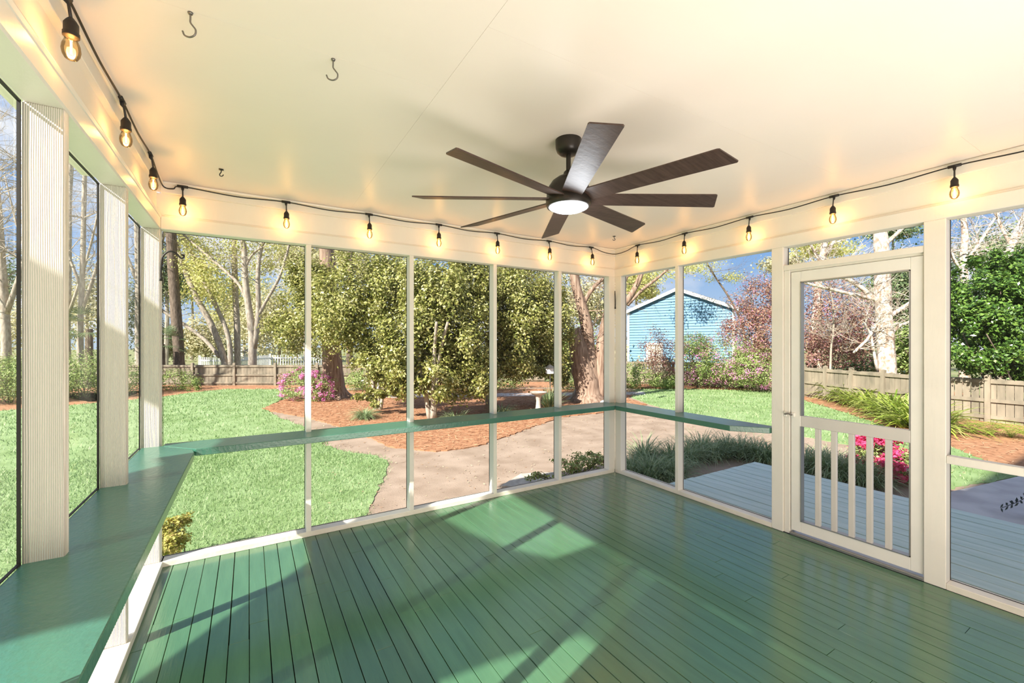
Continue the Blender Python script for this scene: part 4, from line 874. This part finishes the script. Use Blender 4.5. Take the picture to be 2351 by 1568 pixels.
for i, (px, py, l) in enumerate(lt_):
    where = ('tall one nearest the corner', 'lowest, right by the corner sill', 'low one in front of the tall one', 'behind the single stud, upper', 'behind the single stud, lower', 'just right of the single stud', 'left of the deck corner, far side', 'left of the deck corner, near side', 'just above the deck corner', 'first right of the deck corner', 'second right of the deck corner', 'third right of the deck corner', 'lowest, left of the single stud',
             'at the left stile', 'between first and second balusters', 'behind the second baluster', 'between second and third balusters', 'behind the third baluster', 'left foot of the crimson azalea')[i]
    lab = ('lilyturf clump by the deck, ' if i < 13 else 'lilyturf clump seen through the door, ') + where
    clump('lilyturf', lab, G(px, py), 340, l * 1.8, .011, L_lil, group='lilyturf clumps along the deck', up=1.05, arch=1.0, spreadr=.2)
clump('lilyturf', 'pale striped lilyturf clump on the straw bed under the evergreen', G(838, 962), 420, .52, .012, L_lil, up=.95, arch=1.0, spreadr=.16)
clump('lilyturf', 'loose lilyturf clump at the foot of the middle evergreen', G(1045, 965), 200, .45, .012, L_lil, up=.9, arch=.9, spreadr=.25)
clump('lilyturf', 'dark lilyturf clump between middle evergreen and birdbath', G(1150, 950), 240, .5, .013, L_lil, up=.9, arch=1.0, spreadr=.3)
clump('yucca', 'tall spiky dark green yucca beside the birdbath', G(1262, 938), 170, .75, .03, L_lil, up=1.25, arch=.35, spreadr=.16, cat='plant')
# shrubs near the porch
shrub('azalea', 'bright crimson flowering azalea behind the screen door balusters', [ell(2040, 1055, 6.2, 72, 48), ell(2010, 1040, 6.4, 45, 36), ell(2085, 1075, 6.0, 50, 40)], 5200, .035, .02, L_hedge, flowers=(L_rose, 6500, .042), base=G(2040, 1112), clumps=90)
shrub('leafy_shrub', 'small open leafed shrub against the back wall near the corner', [ell(1325, 1066, 6.0, 62, 28), ell(1240, 1090, 5.7, 42, 14), ell(1372, 1056, 6.2, 36, 22)], 1700, .045, .024, L_young, base=G(1300, 1112), clumps=46, spread=.14, stems=14, shell=(.2, 1.0))
shrub('yellow_shrub', 'small yellow green shrub outside the back left corner', [ell(398, 1230, 3.75, 42, 34), ell(410, 1200, 3.8, 26, 26), ell(385, 1262, 3.65, 45, 26)], 2600, .032, .017, L_yel, base=gd(395, 3.75), clumps=50, spread=.16, stems=14, shell=(.2, 1.0))
# a leafy stalk at the right edge of the patio
p = gd(2400, 4.6, -.42); t = thing('potted_plant', 'dark leafy stalk leaning in at the right edge above the patio', 'plant', p)
smooth_by_angle(MB().lathe(p, [(.10, 0), (.13, .12), (.15, .24), (.155, .25), (.14, .25), (.13, .22)], 20).build('pot', M_iron, t))
tip = at(2300, 1166, 4.6); st = curve_pts([p + Vector((0, 0, .22)), at(2385, 1120, 4.6), at(2345, 1148, 4.6), tip], 8); MB().tube(st, .003, 5).build('stem', M_iron, t)
P = []; Nn = []
for k in range(8, len(st), 2):
    for s in (-1, 1): P.append(tuple(st[k] + Vector((0, 0, .022 * s)))); Nn.append((-.4, -.9, random.uniform(-.2, .2)))
V = leaf_arrays(np.array(P), np.array(Nn, float), .055, .034, .05); link_mesh('leaves', V, np.arange(len(V)).reshape(-1, 4), L_sil, t, kind='stuff')

# ------------------------------------------------------------------ garden ornaments
p = G(1236, 946); t = thing('birdbath', 'stone birdbath standing in the straw bed beside the yucca', 'birdbath', p)
smooth_by_angle(MB().lathe(p, [(.15, 0), (.15, .04), (.10, .07), (.075, .12), (.06, .30), (.075, .42), (.10, .46)], 20).build('pedestal', M_stone, t))
smooth_by_angle(MB().lathe(p, [(.08, .46), (.16, .49), (.23, .54), (.235, .555), (.21, .55), (.10, .515), (.02, .51)], 24).build('bowl', M_stone, t))
p = at(1263, 850, 12.5); b = Vector((p.x, p.y, GZ)); t = thing('bird_feeder', 'small grey house shaped bird feeder on a pole by the yucca', 'bird feeder', b)
MB().tube([b, Vector((p.x, p.y, p.z - .08))], .015, 8).build('pole', M_steel, t)
MB().box(p - Vector((.09, .09, .10)), p + Vector((.09, .09, .06))).build('box', M_white, t, bevel=.004)
MB().add([(p.x - .13, p.y - .13, p.z + .06), (p.x + .13, p.y - .13, p.z + .06), (p.x + .13, p.y + .13, p.z + .06), (p.x - .13, p.y + .13, p.z + .06), (p.x, p.y, p.z + .17)], [(0, 1, 4), (1, 2, 4), (2, 3, 4), (3, 0, 4), (3, 2, 1, 0)]).build('lid', M_steel, t)
p = at(1433, 757, 13.0); t = thing('hanging_feeder', 'white tube bird feeder hanging from the forked tree', 'bird feeder', p - Vector((0, 0, .22)))
smooth_by_angle(MB().lathe(p, [(.07, -.22), (.075, -.20), (.055, -.19), (.055, .12), (.075, .13), (.05, .19), (.01, .22)], 16).build('feeder_body', M_white, t))
MB().tube([p + Vector((0, 0, .2)), at(1436, 688, 13.3)], .006, 5).build('hanger', M_steel, t)
p = G(1386, 934); t = thing('tortoise_ornament', 'small pale grey tortoise ornament at the foot of the forked tree', 'ornament', p)
bm = bmesh.new(); bmesh.ops.create_uvsphere(bm, u_segments=14, v_segments=8, radius=.12)
sh = MB().add([(v.co.x * 1.1 + p.x, v.co.y + p.y, max(v.co.z, -.02) * 1.1 + p.z + .07) for v in bm.verts], [[v.index for v in f.verts] for f in bm.faces]); bm.free(); sh.build('shell', M_white, t, smooth=True)
MB().lathe(p + Vector((-.13, -.04, .07)), [(.012, -.03), (.032, -.015), (.035, .01), (.02, .035), (.004, .04)], 10).build('head', M_stone, t, smooth=True)
for dx_, dy_ in ((-.08, -.08), (.08, -.08), (-.08, .08), (.08, .08)): MB().tube([p + Vector((dx_, dy_, .06)), p + Vector((dx_ * 1.2, dy_ * 1.2, 0))], [.03, .025], 8).build('foot', M_stone, t)
p = G(1745, 893); tag(MB().lathe(p, [(.10, 0), (.11, .12), (.06, .30), (.08, .36), (.05, .46), (.01, .5)], 12).build('garden_statue', M_white, smooth=True), 'small white garden statue before the azaleas at the lawn edge', 'statue')

# ------------------------------------------------------------------ trees and hedge seen through the left wall, and shade trees beyond
for i, (px, py, d, rx, ry, lab) in enumerate(((20, 868, 13.8, 80, 46, 'green hedge bush at the left picture edge'), (100, 862, 14.3, 70, 46, 'green hedge bush behind the nearest left post'), (190, 858, 15, 70, 46, 'green hedge bush between the two left posts'), (275, 866, 16, 60, 42, 'green hedge bush behind the second left post'), (-80, 866, 13.4, 80, 50, 'green hedge bush beyond the left picture edge'))):
    shrub('hedge_shrub', lab, [ell(px, py, d, rx, ry)], 4200, .065, .035, L_hedge, clumps=60)
for i, (px, d, w_, lean, lab, tw_) in enumerate(((15, 19, 22, -30, 'pale bare tree at the left picture edge', 60), (158, 24, 12, 4, 'thin pale trunk beside the nearest left post', 30), (186, 21, 15, 10, 'grey trunk seen between the two left posts', 36), (320, 23, 17, -10, 'bare tree behind the left corner post', 34), (-160, 14, 30, 20, 'bare tree just beyond the left picture edge', 60), (90, 28, 14, -8, 'far bare tree hidden behind the nearest left post', 30))):
    tree('bare_tree', lab, [([(px, 880), (px - 2, 760), (px + lean * .3, 640), (px + lean * .6, 500), (px + lean, 340), (px + lean * 1.3, 200)], w_, w_ * .5), ([(px, 720), (px + 40, 600), (px + 70, 470), (px + 80, 330)], w_ * .6, w_ * .25), ([(px, 660), (px - 45, 540), (px - 80, 400)], w_ * .5, w_ * .2)], M_pale, d, tw=tw_, twl=1.7, twr=.03, twk=4)
for px, py, d, rx, ry, m, n, lab in ((60, 760, 26, 90, 70, L_olive, 3500, 'pale olive thicket behind the left hedge'), (200, 700, 30, 80, 110, L_olive, 4200, 'drooping olive tree seen between the left posts'), (20, 640, 30, 100, 90, L_dark, 3000, 'dark evergreen behind the left hedge'), (290, 700, 32, 60, 100, L_dark, 2400, 'dark evergreen behind the second left post')):
    e = ell(px, py, d, rx, ry); b = Vector((e[0], e[1], GZ)); t = thing('background_tree', lab, 'tree', b)
    foliage('foliage', [e], n, .0062 * d, .0038 * d, m, t, 80, .2, (.2, 1.0)); MB().tube([b - Vector((0, 0, .1)), Vector(e[:3])], [.16, .06], 7).build('trunk', M_pale, t)
def palm(px, py, d, lab, s=1.0):
    p = at(px, py, d); b = Vector((p.x, p.y, GZ)); t = thing('palmetto', lab, 'palm', b)
    MB().tube([b, (b + p) / 2, p], [.16 * s, .14 * s, .12 * s], 10).build('trunk', M_bark, t)
    V = []; F = []
    for k in range(18):
        a = random.uniform(0, 6.28); el_ = random.uniform(-.5, 1.2); h = Vector((math.cos(a) * math.cos(el_), math.sin(a) * math.cos(el_), math.sin(el_))); c = p + h * .7 * s
        sd_ = h.cross(Vector((0, 0, 1))).normalized(); up_ = sd_.cross(h)
        for j in range(14):
            g_ = (j - 6.5) / 6.5 * 1.2; dr = (h * math.cos(g_) + sd_ * math.sin(g_)); e_ = c + dr * .62 * s - Vector((0, 0, .12 * s)); m_ = c + dr * .35 * s; q = len(V); wv = up_.cross(dr).normalized() * .02 * s
            V += [tuple(c), tuple(m_ + wv), tuple(e_), tuple(m_ - wv)]; F.append((q, q + 1, q + 2, q + 3))
    link_mesh('fronds', V, F, L_dark, t, kind='stuff')
palm(205, 755, 19.5, 'palmetto palm seen between the two left posts'); palm(372, 790, 20.8, 'palmetto palm beside the dark straight pine trunk', .9)
